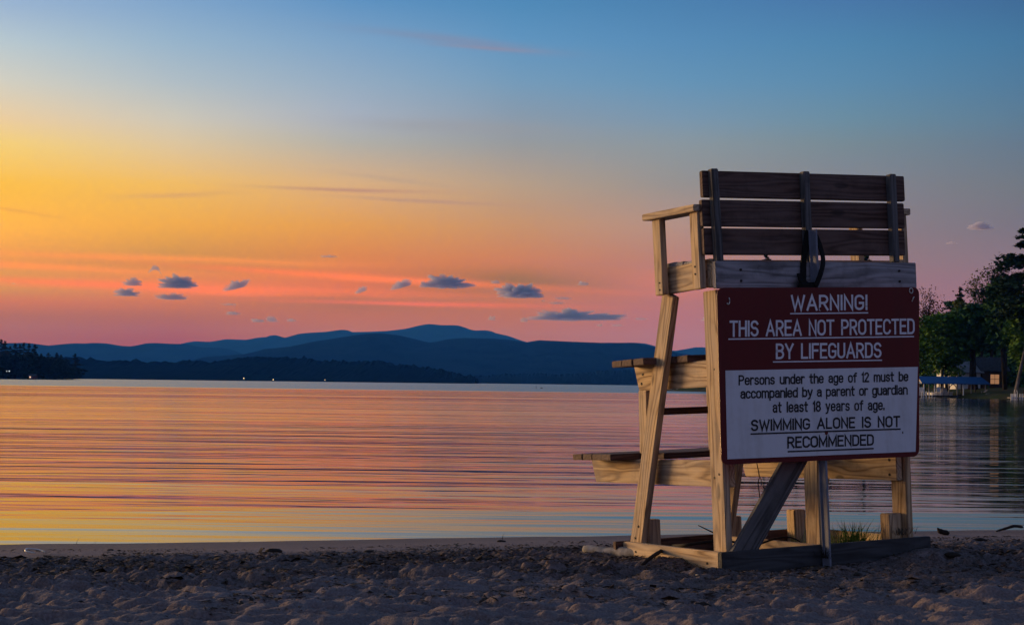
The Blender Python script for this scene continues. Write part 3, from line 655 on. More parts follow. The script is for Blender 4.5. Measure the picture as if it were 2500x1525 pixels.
stick('bark_chunk', 'dark chunk of bark on the smooth sand right of the chair', 'bark', [p + Vector((0, 0, .02)), p.lerp(q, .5) + Vector((0, 0, .022)), q + Vector((0, 0, .016))], [.006, .014, .012, .004], DSTICK, 8, 4, rough=.2)
p = onsand(2306, 1306)
stick('wood_splinter', 'jagged dark splinter of wood standing at the waterline right of the chair', 'driftwood', [p + Vector((-.04, 0, .055)), p + Vector((-.02, 0, .03)), p + Vector((.03, 0, .016)), p + Vector((.05, 0, .02))], [.003, .018, .022, .004], DSTICK, 7, 4, rough=.2)
p = onsand(84, 1352)
stick('curled_strip', 'pale curled strip of plastic half buried in the dark weed line', 'litter', [p + Vector((.075, .0, .015)), p + Vector((.02, .05, .022)), p + Vector((-.035, .02, .03)), p + Vector((-.03, -.03, .02)), p + Vector((.03, -.055, .014))], [.003, .005, .006, .005, .003], WIRE, 6, 4)
p = CW @ Vector((.36, .62, -.06))
stick('twig', 'dark twig slanting up beside the left rear post of the chair', 'twig', [CW @ Vector((.52, .70, .0)), CW @ Vector((.42, .72, .05)), CW @ Vector((.33, .75, .10))], [.006, .005, .003], DSTICK, 6, 3)
stick('twig', 'crooked twig on the skid beside the diagonal brace', 'twig', [CW @ Vector((.45, .45, -.05)), CW @ Vector((.60, .42, .01)), CW @ Vector((.74, .40, .02)), CW @ Vector((.84, .36, -.05))], [.005, .006, .005, .003], DSTICK, 6, 4)
stick('twig', 'forked thin twig lying inside the chair frame under the brace', 'twig', [CW @ Vector((.50, .6, -.06)), CW @ Vector((.58, .58, .01)), CW @ Vector((.66, .6, -.01)), CW @ Vector((.72, .62, .03))], [.004, .005, .004, .002], BARK, 6, 4)
for i, (px, py, lb) in enumerate(((275, 1343, 'small dark pebble left of the weed heap on the smooth sand'), (675, 1347, 'dark lump of bark at the centre of the smooth wet sand'), (905, 1350, 'dark weed clump just above the heaped litter'),
                                  (1228, 1322, 'dark clod on the sand crest below the buoys'), (2480, 1335, 'dark clod near the right edge of the smooth sand'), (2330, 1358, 'dark clod beside the right end of the base board'))):
    p = onsand(px, py); bm = bmesh.new(); bmesh.ops.create_icosphere(bm, subdivisions=2, radius=1)
    s = (.014, .034, .022, .020, .022, .03)[i]
    for v in bm.verts:
        nn = 1 + .35 * float(fbm(v.co.x * 1.7 + i * 9, v.co.y * 1.7 + v.co.z, 7, 3)); v.co = Vector((v.co.x * s * nn * 1.5, v.co.y * s * nn, v.co.z * s * .55 * nn))
    o = bobj('clod', bm, DSTICK, None, True); o.location = p + Vector((0, 0, s * .15)); tag(o, lb, 'clod')
GRASSM = speck('grass_blades', [(.3, (.05, .10, .018)), (.6, (.12, .20, .03)), (.75, (.28, .26, .05))], 30)
DRYM = speck('dry_grass', [(.3, (.05, .04, .03)), (.7, (.14, .12, .09))], 30)
def tuft(name, label, base, n, h, spread, mat, lean=.5, dirv=(0, 0, 0), w=.003):
    v = []; f = []; r = random.Random(len(label))
    for i in range(n):
        a = r.uniform(0, 6.28); rr = abs(r.gauss(0, 1)) * spread; b0 = Vector((math.cos(a) * rr * 1.3, math.sin(a) * rr, 0)); hh = h * r.uniform(.35, 1.05)
        out = Vector((math.cos(a + r.gauss(0, .5)), math.sin(a), 0)) * r.uniform(.05, lean) * hh + Vector(dirv) * hh; side = Vector((math.cos(a + 1.6), math.sin(a + 1.6), 0)) * w
        k0 = len(v)
        for j, t in enumerate((0, .4, .75, 1)):
            c_ = b0 + out * t * t + Vector((0, 0, hh * (t - .25 * t * t * lean))); s_ = side * (1 - t * .9)
            v += [c_ - s_, c_ + s_]
        f += [(k0 + 2 * j, k0 + 2 * j + 1, k0 + 2 * j + 3, k0 + 2 * j + 2) for j in range(3)]
    o = mesh(name, v, f, mat); o.location = base; return tag(o, label, 'grass')
def lp(x, y, z): return CW @ Vector((x, y, z))
tuft('grass_tuft', 'bushy green grass tuft growing inside the right end of the chair frame', lp(1.09, .30, -.10), 300, .235, .075, GRASSM, .6, w=.0042)
tuft('grass_tuft', 'sparse thin grass behind the steel post inside the chair frame', lp(.98, .72, -.10), 26, .22, .035, GRASSM, .6, w=.002)
tuft('dry_grass', 'dry grass drooping over the base board at its right end', lp(1.19, -.03, .03), 60, .15, .05, DRYM, 1.3, (0, -.55, -.45), w=.002)
tuft('dry_grass', 'dry weed caught round the foot of the steel post', lp(.63, -.09, -.06), 40, .12, .03, DSTICK, 1.1, (0, -.2, -.1), w=.002)
for px, py, n, lb in ((192, 1326, 1, 'lone short reed blade at the waterline below the treed point'), (232, 1324, 2, 'pair of thin reed blades at the waterline left of centre'), (583, 1322, 3, 'slanting dark reed blades at the waterline below the near hill'), (1232, 1313, 3, 'low reed blades at the waterline below the highest summit')):
    p = onsand(px, py + 2); tuft('reed', lb, p, n, .06, .012, DSTICK, .5, (.5, 0, 0), w=.0016)

# ------------------------------------------------------------------ hills and mountains (real terrain, distances in metres)
def forest(name, a, b, sc, bumpd, bs):
    k = M(name); k.col(k.ramp(k.noise(k.pos(), sc, 4, .6), [(.35, a), (.65, b)])); k.rough(1.0, 0.); k.bump(k.noise(k.pos(), bs, 3, .6), bumpd, .3); return k.m
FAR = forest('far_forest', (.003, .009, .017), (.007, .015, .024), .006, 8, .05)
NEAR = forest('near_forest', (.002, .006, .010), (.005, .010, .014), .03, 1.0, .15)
def ridge(name, pts, D, front, backd, nx, rows, mat, seed, rough, tree=0, ext=(0, 0), base=-.5):
    xs_ = [p[0] for p in pts]; hs = [(yh(p[0]) - p[1]) / F * D + HC for p in pts]
    x = np.linspace(xs_[0] - ext[0], xs_[-1] + ext[1], nx); h = np.interp(x, xs_, hs)
    ker = max(1, int(nx * 6 / (x[-1] - x[0]))); 
    if ker > 1: h = np.convolve(np.pad(h, ker, 'edge'), np.hanning(2 * ker + 1) / np.hanning(2 * ker + 1).sum(), 'valid')
    wx = (x - 1250) / F * D
    for s, e in ((-1, ext[0]), (1, ext[1])):     # carry the range on beyond the frame
        if e:
            m_ = x < xs_[0] if s < 0 else x > xs_[-1]; dd = np.abs(x[m_] - (xs_[0] if s < 0 else xs_[-1]))
            h[m_] *= 1 + .5 * fbm(dd / 500., dd * 0 + seed, seed, 3) * np.clip(dd / 300, 0, 1)
    t = np.concatenate([np.linspace(-1, 0, rows), np.linspace(0, 1, max(3, rows // 3))[1:]])
    T, WX = np.meshgrid(t, wx, indexing='ij'); Hh = np.broadcast_to(h, T.shape)
    prof = np.where(T < 0, np.cos(T * math.pi / 2) ** 1.35, np.cos(T * math.pi / 2))
    YY_ = D + np.where(T < 0, T * front, T * backd)
    nsc = 3.2 / (h.max() + 1)
    zz = base + (Hh - base) * prof + rough * h.max() * fbm(WX * nsc * .5, YY_ * nsc * .5, seed, 4) * (1 - np.abs(prof)) * prof * 2.2
    if tree: 
        q = np.abs(pn(WX / 9., YY_ / 30., seed + 3)) + .8 * np.abs(pn(WX / 4.3, YY_ / 20., seed + 4)) + .9 * np.maximum(0, pn(WX / 40., YY_ / 60, seed + 5)); zz = zz + tree * q * (.12 * np.clip(prof * 3, 0, 1) + .88 * sst(prof, .86, .98))
    v = np.stack([WX.ravel(), YY_.ravel(), zz.ravel()], 1)
    o = npmesh(name, v, grid_faces(len(wx), len(t)), mat, None, not tree); return tag(o, kind='structure')
farpts = [(380,868),(420,852),(454,840),(483,833),(520,835),(562,828),(608,830),(645,823),(662,823),(673,818),(687,822),(700,826),(740,814),(772,812),(802,810),(835,805),(848,806),(861,811),(905,810),(948,808),(975,805),(996,802),(1020,796),(1043,791),(1060,792),(1076,794),(1095,794),(1113,794),(1128,797),(1153,807),(1168,807),(1182,806),(1196,808),(1211,814),(1240,820),(1270,831),(1288,836),(1340,846),(1420,846),(1496,838),(1540,836),(1569,838),(1600,847),(1640,857),(1665,853),(1699,847),(1731,849),(1790,856),(1860,846),(1950,838),(2050,845),(2150,836),(2250,822),(2330,826),(2420,840),(2500,842)]
midL = [(-40,846),(23,838),(71,837),(100,841),(131,845),(165,841),(196,838),(222,839),(241,837),(261,838),(295,844),(332,846),(355,843),(381,837),(415,839),(454,840),(494,848),(540,849),(562,853),(575,860),(590,870),(620,885),(660,905)]
mid = [(480,915),(520,897),(554,881),(575,874),(597,868),(645,865),(672,860),(700,851),(751,846),(791,836),(830,829),(864,823),(908,817),(937,815),(978,820),(1014,828),(1036,834),(1054,838),(1075,835),(1102,829),(1138,827),(1204,828),(1248,831),(1270,835),(1284,837),(1298,834),(1314,832),(1376,835),(1460,838),(1522,838),(1555,842),(1601,855),(1643,865),(1675,869),(1760,874),(1900,868),(2050,862),(2180,868),(2300,872),(2500,876)]
nearp = [(-60,893),(100,887),(193,884),(256,888),(284,893),(312,889),(398,892),(454,891),(525,892),(568,887),(625,880),(700,879),(773,888),(864,890),(937,890),(988,898),(1036,902),(1080,912),(1120,921),(1152,923),(1166,934)]
near2 = [(900,930),(1040,927),(1164,922),(1211,918),(1284,915),(1376,916),(1467,908),(1536,905),(1620,912),(1735,922),(1900,915),(2100,905),(2300,908),(2500,912)]
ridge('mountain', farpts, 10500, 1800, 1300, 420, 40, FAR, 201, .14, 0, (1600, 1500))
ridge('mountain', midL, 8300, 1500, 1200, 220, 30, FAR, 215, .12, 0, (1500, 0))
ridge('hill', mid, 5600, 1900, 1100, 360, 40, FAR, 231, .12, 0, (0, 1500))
ridge('hill', near2, 3400, 400, 400, 640, 10, NEAR, 244, .06, 7, (0, 1200))
ridge('hill', nearp, 2300, 420, 300, 900, 14, NEAR, 251, .06, 9, (900, 0))

# ------------------------------------------------------------------ air: blue evening haze
k = M('evening_haze'); k.t.nodes.remove(k.b)
pv = k.n('ShaderNodeVolumePrincipled'); pv.inputs['Color'].default_value = (.035, .25, 1, 1); pv.inputs['Absorption Color'].default_value = (1, 1, 1, 1)
pv.inputs['Density'].default_value = 8.0e-5; pv.inputs['Anisotropy'].default_value = 0
k.l(pv.outputs[0], k.o.inputs['Volume'])
bm = bmesh.new(); abox(bm, -8000, 8000, -400, 13000, -40, 408)
hz = bobj('haze', bm, k.m); tag(hz, kind='stuff')

# ------------------------------------------------------------------ trees
def leafmat(name, a, b, c, sc=.35, rough=.7):
    k = M(name); big_ = k.noise(k.pos(), sc, 3, .6); fine_ = k.noise(k.pos(), sc * 14, 2, .6)
    k.col(k.ramp(k.math('ADD', k.math('MULTIPLY', big_, .6), k.math('MULTIPLY', fine_, .4)), [(.36, a), (.5, b), (.64, c)])); k.rough(rough, .06); return k.m
BARKT = plain('tree_bark', (.045, .036, .032), .95, .1, 0, .5, 3)
BARKL = plain('pale_bark', (.11, .10, .095), .95, .1, 0, .4, 3)
PINEF = leafmat('pine_needles', (.014, .030, .014), (.026, .052, .024), (.046, .08, .034))
SPRUCE = leafmat('spruce_needles', (.008, .014, .010), (.012, .022, .014), (.020, .034, .020))
LEAFG = leafmat('green_leaves', (.045, .10, .018), (.09, .18, .032), (.16, .27, .05))
LEAFD = leafmat('deep_green_leaves', (.022, .068, .028), (.046, .115, .042), (.085, .17, .055))
LEAFY = leafmat('yellow_green_leaves', (.05, .06, .012), (.10, .11, .02), (.17, .17, .03))
BUD = leafmat('spring_buds', (.05, .028, .018), (.085, .045, .030), (.13, .085, .04))
def quads(name, C, size, mat, parent, r, flat=0., asp=.6):
    n = len(C); nrm = r.normal(0, 1, (n, 3)); nrm[:, 2] += flat * 3 * np.sign(nrm[:, 2]); nrm /= np.linalg.norm(nrm, axis=1)[:, None]
    t = r.normal(0, 1, (n, 3)); a = np.cross(nrm, t); a /= np.linalg.norm(a, axis=1)[:, None]; b = np.cross(nrm, a)
    s = (size * r.uniform(.55, 1.35, n))[:, None]; a = a * s; b = b * s * asp
    v = np.stack([C - a, C - b, C + a, C + b], 1).reshape(-1, 3); return npmesh(name, v, np.arange(n * 4).reshape(-1, 4), mat, parent)
def conifer(label, base, H, Wd, seed, leaf, mat, nb=46, per=60, bare=.12, droop=.12, layers=None, group=None, lean=(0, 0), irr=.35, name='pine_tree', top=.12, bark=None, azr=None, boughs=()):
    r = np.random.default_rng(seed); root = thing(name, label, 'tree', base, group)
    bm = bmesh.new(); tr = H * .012 + .05
    def ax(t): return Vector((lean[0] * t * H, lean[1] * t * H, t * H))
    tube(bm, [Vector((0, 0, -.5))] + [ax(t) for t in (.0, .25, .5, .75, 1)], [tr * 1.3, tr * 1.2, tr, tr * .75, tr * .45, .02], 7)
    C = []
    for i in range(nb):
        t = bare + (1 - bare) * ((i + r.uniform(0, .9)) / nb); 
        if layers: t = bare + (1 - bare) * (round((t - bare) / (1 - bare) * layers) + r.normal(0, .13)) / layers
        t = min(.99, max(bare, t)); u = (t - bare) / (1 - bare)
        prof = (min(1, .35 + u * 3.2)) * ((1 - u) ** .75 + top * (1 - u)) if name != 'spruce_tree' else (1 - u) + .06
        ln = Wd * prof * r.uniform(1 - irr * 1.6, 1 + irr * .8); az_ = r.uniform(0, 6.283) if not azr else r.uniform(*azr)
        d = Vector((math.cos(az_), math.sin(az_), 0)); p0 = ax(t); rise = r.uniform(.0, .25) * ln if name == 'pine_tree' else -r.uniform(.1, .3) * ln
        p1 = p0 + d * ln * .55 + Vector((0, 0, rise)); p2 = p0 + d * ln + Vector((0, 0, rise - droop * ln))
        tube(bm, [p0, p1, p2], [tr * .28, tr * .18, .012], 3)
        m = max(6, int(per * (.3 + ln / Wd))); s = r.uniform(.25, 1.05, m) ** .8; s = np.minimum(s, 1.03)
        P = np.array([list(p0.lerp(p1, min(1, q / .55)) if q < .55 else p1.lerp(p2, (q - .55) / .45)) for q in s])
        sd_ = np.stack([r.normal(0, 1, m) * ln * .13 + .02, r.normal(0, 1, m) * ln * .13, r.normal(0, 1, m) * ln * .045 + leaf * .1], 1) * (.5 + .5 * s)[:, None]
        C.append(P + sd_)
    for p0, p2 in boughs:
        p0, p2 = Vector(p0) - Vector(base), Vector(p2) - Vector(base); p1 = p0.lerp(p2, .5) + Vector((0, 0, .06 * (p2 - p0).length)); ln = (p2 - p0).length
        tube(bm, [p0, p1, p2], [tr * .32, tr * .2, .015], 4); m = int(per * 2.6); s = r.uniform(.15, 1.02, m)
        P = np.array([list(p0.lerp(p1, q * 2) if q < .5 else p1.lerp(p2, q * 2 - 1)) for q in s]); C.append(P + np.stack([r.normal(0, .16, m) * ln * .5, r.normal(0, .16, m) * ln * .5, r.normal(0, .045, m) * ln + .1 + .12 * leaf], 1))
    m = nb; C.append(np.array([list(ax(.93 + .07 * q)) for q in r.uniform(0, 1, 20)]) + r.normal(0, .12, (20, 3)) * Wd * .25)
    bobj('trunk', bm, bark or BARKT, root, True); quads('crown', np.concatenate(C), leaf, mat, root, r, .5); return root
def broadleaf(label, base, H, Wd, seed, leaf, mat, nclump=60, per=110, low=.2, group=None, trunks=1, bark=None, dense=1., lean=(0, 0), name='leafy_tree', depth=1.):
    r = np.random.default_rng(seed); root = thing(name, label, 'tree', base, group); bm = bmesh.new(); tr = H * .014 + .05
    cc = np.array((lean[0] * H, lean[1] * H, H * (low + (1 - low) * .5))); rad = np.array((Wd, Wd * depth, H * (1 - low) * .5)); C = []
    starts = [Vector((r.normal(0, .35) * (trunks > 1), r.normal(0, .35) * (trunks > 1), -.4)) for _ in range(trunks)]
    forks = []
    for s in starts:
        e = Vector(cc) + Vector((r.normal(0, .2) * Wd, r.normal(0, .2) * Wd, -rad[2] * .3)); tube(bm, [s, s.lerp(e, .5) + Vector((r.normal(0, .12), r.normal(0, .12), 0)), e, Vector(cc) + Vector((0, 0, rad[2] * .5))], [tr * 1.2, tr, tr * .7, tr * .25], 6); forks.append(e)
    for i in range(nclump):
        d = r.normal(0, 1, 3); d /= np.linalg.norm(d); q = r.uniform(.35, 1) ** .45
        w = 1 + .28 * float(fbm(d[0] * 1.6 + seed, d[1] * 1.6 + d[2] * 1.3, seed, 2)) * 1.6
        c = cc + d * rad * q * w
        f_ = forks[i % len(forks)]; tube(bm, [f_, f_.lerp(Vector(c), .55) + Vector((0, 0, -.1 * Wd)), Vector(c)], [tr * .3, tr * .16, .012], 3)
        m = int(per * r.uniform(.5, 1.4)); sp_ = Wd * .20 * r.uniform(.7, 1.3)
        C.append(c + np.clip(r.normal(0, 1, (m, 3)), -1.9, 1.9) * np.array((sp_, sp_, sp_ * .55)))
    bobj('trunk', bm, bark or BARKT, root, True); quads('crown', np.concatenate(C), leaf, mat, root, r, .2); return root
def budding(label, base, H, Wd, seed, leaf, mat, nb=26, group=None, name='budding_tree', low=.25, perb=46):
    r = np.random.default_rng(seed); root = thing(name, label, 'tree', base, group); bm = bmesh.new(); tr = H * .010 + .04; C = []
    tube(bm, [(0, 0, -.4), (0, 0, H * .4), (r.normal(0, .02) * H, 0, H * .8)], [tr, tr * .75, tr * .3], 6)
    for i in range(nb):
        t = r.uniform(low, .78); a = r.uniform(0, 6.283); ln = H * r.uniform(.16, .34) * (1.15 - t * .5)
        out = min(Wd, ln * .75) * r.uniform(.4, 1.1); p0 = Vector((0, 0, t * H)); p2 = p0 + Vector((math.cos(a) * out, math.sin(a) * out, ln * r.uniform(.7, 1.1))); p1 = p0.lerp(p2, .5) + Vector((math.cos(a), math.sin(a), -.3)) * out * .18
        p2.z = min(p2.z, H); tube(bm, [p0, p1, p2], [tr * .3, tr * .2, .012], 3); pp = [p0.lerp(p1, .5), p1, p1.lerp(p2, .5), p2]
        for j in range(5):
            b0 = p1.lerp(p2, r.uniform(0, 1)); e = b0 + Vector((r.normal(0, .10), r.normal(0, .10), r.uniform(.05, .20))) * H * .5; e.z = min(e.z, H); tube(bm, [b0, e], [.022, .008], 3); pp += [b0.lerp(e, .6), e]
        P = np.array([list(q) for q in pp]); C.append(P[r.integers(0, len(P), perb)] + r.normal(0, .028 * H, (perb, 3)))
    bobj('trunk', bm, BARKT, root, True); quads('crown', np.concatenate(C), leaf, mat, root, r, .0); return root

# ------------------------------------------------------------------ treed point across the water, left
HD = 900.
def mound(name, cx, cy, rx, ry, hgt, mat, seed, n=(90, 40)):
    u = np.linspace(-1, 1, n[0]); v = np.linspace(-1, 1, n[1]); U, V = np.meshgrid(u, v); rr = np.sqrt(U ** 2 + V ** 2)
    z = hgt * (1 - sst(rr, .55, 1.0)) - .5 + .35 * hgt * fbm(U * 9, V * 9, seed, 3) * (rr < .98)
    o = npmesh(name, np.stack([(cx + U * rx).ravel(), (cy + V * ry).ravel(), z.ravel()], 1), grid_faces(*n), mat, None, True); return tag(o, kind='structure')
LANDM = forest('shore_ground', (.016, .018, .012), (.045, .040, .028), .4, .2, 2)
x_r = (196 - 1250) / F * HD
mound('headland', x_r - 130, HD + 30, 132, 48, 2.2, LANDM, 301)
treesL = [(-16, 834, 11), (2, 829, 14), (11, 833, 10), (24, 846, 9), (36, 838, 8), (48, 841, 7), (57, 837, 9), (70, 839, 7), (84, 842, 12), (100, 864, 10), (117, 862, 9), (138, 862, 10), (148, 867, 8), (161, 876, 6), (183, 864, 10)]
desc = ['dark pine cut by the left edge of the frame', 'tallest ragged pine of the treed point, near its left end', 'broad pine just right of the tallest pine on the point', 'short pine filling the gap beside the broad left pine', 'narrow pine with a flat top, fifth from the left on the point',
        'slim see-through pine left of the steep round pine on the point', 'full dark pine with a rounded top in the middle left of the point', 'slender pine with an upright tip beside the gap of the point', 'open pine with long side boughs before the step down of the tree line', 'low pine right after the step down of the tree line',
        'wide low pine above the cottage light', 'rounded low pine right of the cottage', 'leaning low pine with a gap under its boughs', 'smallest pine between low crowns and the tip of the point', 'separate pine with a domed top standing at the tip of the point']
def offx(px, Y): return (px - 1250) / F * Y
for i, (px, py, hw) in enumerate(treesL):
    Yd = HD + (8 + 9 * ((i * 7) % 4)) ; b0 = Vector((offx(px, Yd), Yd, .8)); Hh = at(px, py, Yd).z - .8
    conifer(desc[i], b0, Hh, hw / F * Yd * 1.45, 400 + i, .70, SPRUCE, nb=44, per=70, bare=.22 if i < 9 else .08, layers=9 if i % 2 else 11, group='pines on the treed point', irr=.5, top=.6)
r = np.random.default_rng(5); C = []
for px in np.arange(-60, 192, 3.2):
    hpx = (56 if px < 92 else 46) + 16 * float(pn(px / 14., .4, 9)) if px < 160 else 30 + 10 * float(pn(px / 9., .4, 9)); Yd = HD + r.uniform(-6, 14)
    if px > 165: hpx *= .8
    m = 260; X_ = offx(px, Yd) + r.normal(0, 1.1, m); C.append(np.stack([X_, Yd + r.normal(0, 2, m), .6 + np.abs(r.uniform(0, 1, m)) ** .8 * hpx / F * Yd], 1))
o = quads('shore_undergrowth', np.concatenate(C), .75, SPRUCE, None, r, .2); tag(o, kind='stuff')

# ------------------------------------------------------------------ near wooded shore, right
POLY = np.array([(27, 304), (34, 286), (49.0, 201), (53, 187), (57, 172), (75, 138), (120, 112), (260, 100), (300, 640), (150, 620), (60, 420), (26, 330)], float)
def sdist(x, y):
    x = np.asarray(x, float); y = np.asarray(y, float); d = np.full(x.shape, 1e9); ins = np.zeros(x.shape, bool); n = len(POLY)
    for i in range(n):
        ax_, ay_ = POLY[i]; bx, by = POLY[(i + 1) % n]; ex, ey = bx - ax_, by - ay_
        t = np.clip(((x - ax_) * ex + (y - ay_) * ey) / (ex * ex + ey * ey), 0, 1); d = np.minimum(d, np.hypot(x - ax_ - t * ex, y - ay_ - t * ey))
        c_ = ((ay_ > y) != (by > y)) & (x < (bx - ax_) * (y - ay_) / (by - ay_ + 1e-9) + ax_); ins ^= c_
    return np.where(ins, d, -d)
def gh(x, y):
    d = sdist(x, y); return np.where(d > 0, .55 * sst(d, 0, 2.0) + .045 * np.clip(d, 0, 55) + .12 * np.clip(d - 55, 0, 120), -1.0 * sst(-d, 0, 2)) + .12 * fbm(np.asarray(x) * .25, np.asarray(y) * .25, 17, 3)
gxs = np.arange(18, 300, 1.7); gys = np.concatenate([np.arange(96, 330, 1.7), np.arange(332, 650, 6)])
XX, YY = np.meshgrid(gxs, gys); ZZ = gh(XX, YY)
k = M('shore_land'); c = k.ramp(k.noise(k.pos(), .12, 4, .6), [(.35, (.030, .055, .014)), (.5, (.022, .035, .012)), (.65, (.045, .036, .024))]); k.col(c); k.rough(.95, .1); k.bump(k.noise(k.pos(), 3, 4, .7), .15, .6)
o = npmesh('shore_land', np.stack([XX.ravel(), YY.ravel(), ZZ.ravel()], 1), grid_faces(len(gxs), len(gys)), k.m, None, True); tag(o, kind='structure')
def groundat(px, Y):
    x = offx(px, Y); return Vector((x, Y, float(gh(x, Y)) - .1))
def rt(px, py, hw, Y):
    b0 = groundat(px, Y); return b0, at(px, py, Y).z - b0.z, hw / F * Y
b, H, w = rt(2262, 706, 26, 236); budding('slender budding tree with bare pink twigs rising beside the sign edge', b, H, w, 511, .16, BUD, 34)
b, H, w = rt(2312, 742, 26, 228); broadleaf('dark low crowned tree right of the budding tree by the sign', b, H, w, 512, .30, LEAFD, 40, 90, .15)
b, H, w = rt(2341, 702, 42, 236); conifer('small pine with flat spiky boughs in the dip of the tree line', b, H, w, 513, .30, PINEF, nb=44, per=52, bare=.3, layers=8, irr=.35, top=.9)
b, H, w = rt(2338, 728, 24, 222); broadleaf('yellow green tree under the spiky pine', b, H, w, 514, .26, LEAFY, 34, 80, .55)
b, H, w = rt(2396, 664, 32, 232); budding('budding tree with sparse olive leaves against the sky', b, H, w, 515, .17, LEAFY, 44, perb=60)
b, H, w = rt(2420, 672, 9, 226); conifer('narrow black spruce in front of the olive budding tree', b, H, w, 516, .26, SPRUCE, nb=60, per=34, bare=.3, name='spruce_tree')
b, H, w = rt(2448, 650, 24, 236); budding('lacy budding tree under the lowest bough of the great pine', b, H, w, 521, .16, BUD, 40, perb=44)
b, H, w = rt(2348, 752, 42, 222); broadleaf('shaded leafy tree filling the gap behind the many trunked tree', b, H, w, 523, .28, LEAFD, 80, 110, .40)
b, H, w = rt(2302, 764, 62, 206); broadleaf('rounded bright green leafy tree above the blue boathouse roof', b, H, w, 517, .25, LEAFG, 130, 150, .24, trunks=2, lean=(0, 0))
b, H, w = rt(2262, 800, 22, 214); broadleaf('small olive green tree hard against the sign edge', b, H, w, 522, .26, LEAFG, 40, 90, .12)
b, H, w = rt(2375, 742, 48, 204); broadleaf('dark leafy tree with several thin trunks in front of the white house', b, H, w, 518, .29, LEAFD, 110, 130, .46, trunks=5, bark=BARKT)
b, H, w = rt(2452, 690, 46, 200); broadleaf('tall deep green leafy tree behind the right dock', b, H, w, 519, .29, LEAFD, 130, 130, .38, trunks=2)
b, H, w = rt(2500, 738, 40, 180); broadleaf('mid green tree hanging over the lawn at the right edge', b, H, w, 520, .27, LEAFG, 80, 120, .30, trunks=1)
b, H, w = rt(2534, 520, 100, 196); conifer('great white pine reaching into the frame with long flat boughs', b, H, w, 530, .34, PINEF, nb=60, per=100, bare=.35, layers=10, irr=.30, top=.9, droop=.02,
        boughs=[(at(2534, 640, 196), at(2432, 662, 194)), (at(2534, 632, 196), at(2452, 645, 198)), (at(2534, 690, 196), at(2440, 712, 193)), (at(2534, 590, 196), at(2482, 602, 195)), (at(2534, 560, 196), at(2490, 566, 197)), (at(2534, 720, 196), at(2460, 745, 192)), (at(2534, 672, 196), at(2470, 682, 199))])
b, H, w = rt(2590, 600, 60, 190); conifer('broad pine beyond the right edge beside the great pine', b, H, w, 531, .40, PINEF, nb=46, per=70, bare=.2, layers=9, irr=.35, top=.8)
b, H, w = rt(2640, 640, 70, 176); broadleaf('big leafy tree outside the right edge of the frame', b, H, w, 532, .40, LEAFD, 70, 90, .15)
# leaning shore tree with pale trunk
b = groundat(2476, 178); conifer('leaning pale trunked pine at the water by the right dock', b, 13.0, 2.6, 533, .34, PINEF, nb=30, per=60, bare=.55, lean=(.20, -.02), bark=BARKL, top=.9)
# trees behind the chair and sign (their tips show between the slats)
b, H, w = rt(1752, 822, 30, 300); conifer('young pine just left of the maroon sign, half hidden by the post', b, H, w, 541, .30, PINEF, nb=54, per=56, bare=.05, irr=.3, top=.4)
for i, (px, py, hw, Y_, lb) in enumerate(((1868, 612, 50, 270, 'tall pine behind the chair, tip showing in the lowest gap of the backrest'), (1812, 745, 36, 286, 'middling pine hidden behind the sign next to the young pine'), (1945, 690, 44, 262, 'pine hidden behind the middle of the sign'),
                                          (2030, 660, 44, 256, 'dark pine behind the steel post of the sign'), (2112, 612, 46, 246, 'tall pine behind the chair, tip showing at the right of the backrest gap'), (2180, 700, 40, 240, 'pine behind the right edge of the sign'))):
    b, H, w = rt(px, py, hw, Y_); conifer(lb, b, H, w * 1.5, 550 + i, .42, PINEF, nb=56, per=80, bare=.06, irr=.35, top=.8)
# understory bank
r = np.random.default_rng(8); C = []
for s in np.linspace(0, 1, 150):
    px = 1745 + s * 900; Yd = float(np.interp(px, [1745, 2245, 2500, 2645], [305, 232, 214, 205])) + r.uniform(-3, 22)
    if 2325 < px < 2450: Yd = 235 + r.uniform(0, 12)
    g0 = groundat(px, Yd); hh = r.uniform(2.2, 5.5); m = 260
    C.append(np.stack([g0.x + r.normal(0, 1.5, m), Yd + r.normal(0, 1.5, m), g0.z + hh * r.uniform(0, 1, m) ** .9], 1))
for s in np.linspace(0, 1, 90):
    px = 2225 + s * 420; Yd = 262 + r.uniform(0, 20); g0 = groundat(px, Yd); hh = r.uniform(6, 11) * (1 if px > 2290 else .55); m = 240
    C.append(np.stack([g0.x + r.normal(0, 1.8, m), Yd + r.normal(0, 1.8, m), g0.z + hh * r.uniform(0, 1, m) ** .9], 1))
o = quads('understory_shrubbery', np.concatenate(C), .36, LEAFD, None, r, .2); tag(o, kind='stuff')

# ------------------------------------------------------------------ boathouse, docks, houses
ROOFB = plain('blue_metal_roof', (.018, .085, .23), .45, .5, .3, .12, 1)
TRIM = plain('cream_trim', (.46, .40, .34), .7, .3, 0, .15, 2)
WPAINT = plain('white_paint', (.66, .66, .68), .6, .3, 0, .1, 2)
DARKP = plain('dark_timber', (.045, .04, .045), .85, .2, 0, .4, 3)
GREYP = plain('grey_timber', (.20, .19, .19), .85, .2, 0, .3, 3)
STONE = plain('grey_boulder', (.16, .15, .145), .9, .2, 0, .4, 2)
TAN = plain('tan_siding', (.10, .065, .05), .8, .2, 0, .2, 2)
GLASS = M('window_glass'); GLASS.col((.02, .025, .03)); GLASS.rough(.05, .5); GLASS = GLASS.m
def glowmat(name, c, e):
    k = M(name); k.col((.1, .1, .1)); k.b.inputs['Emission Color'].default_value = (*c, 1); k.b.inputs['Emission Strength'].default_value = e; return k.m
SUNSETWIN = glowmat('sunset_glow_window', (1, .48, .22), .30)  # sunset light on the cabin window, put in as emission; no lamp inside
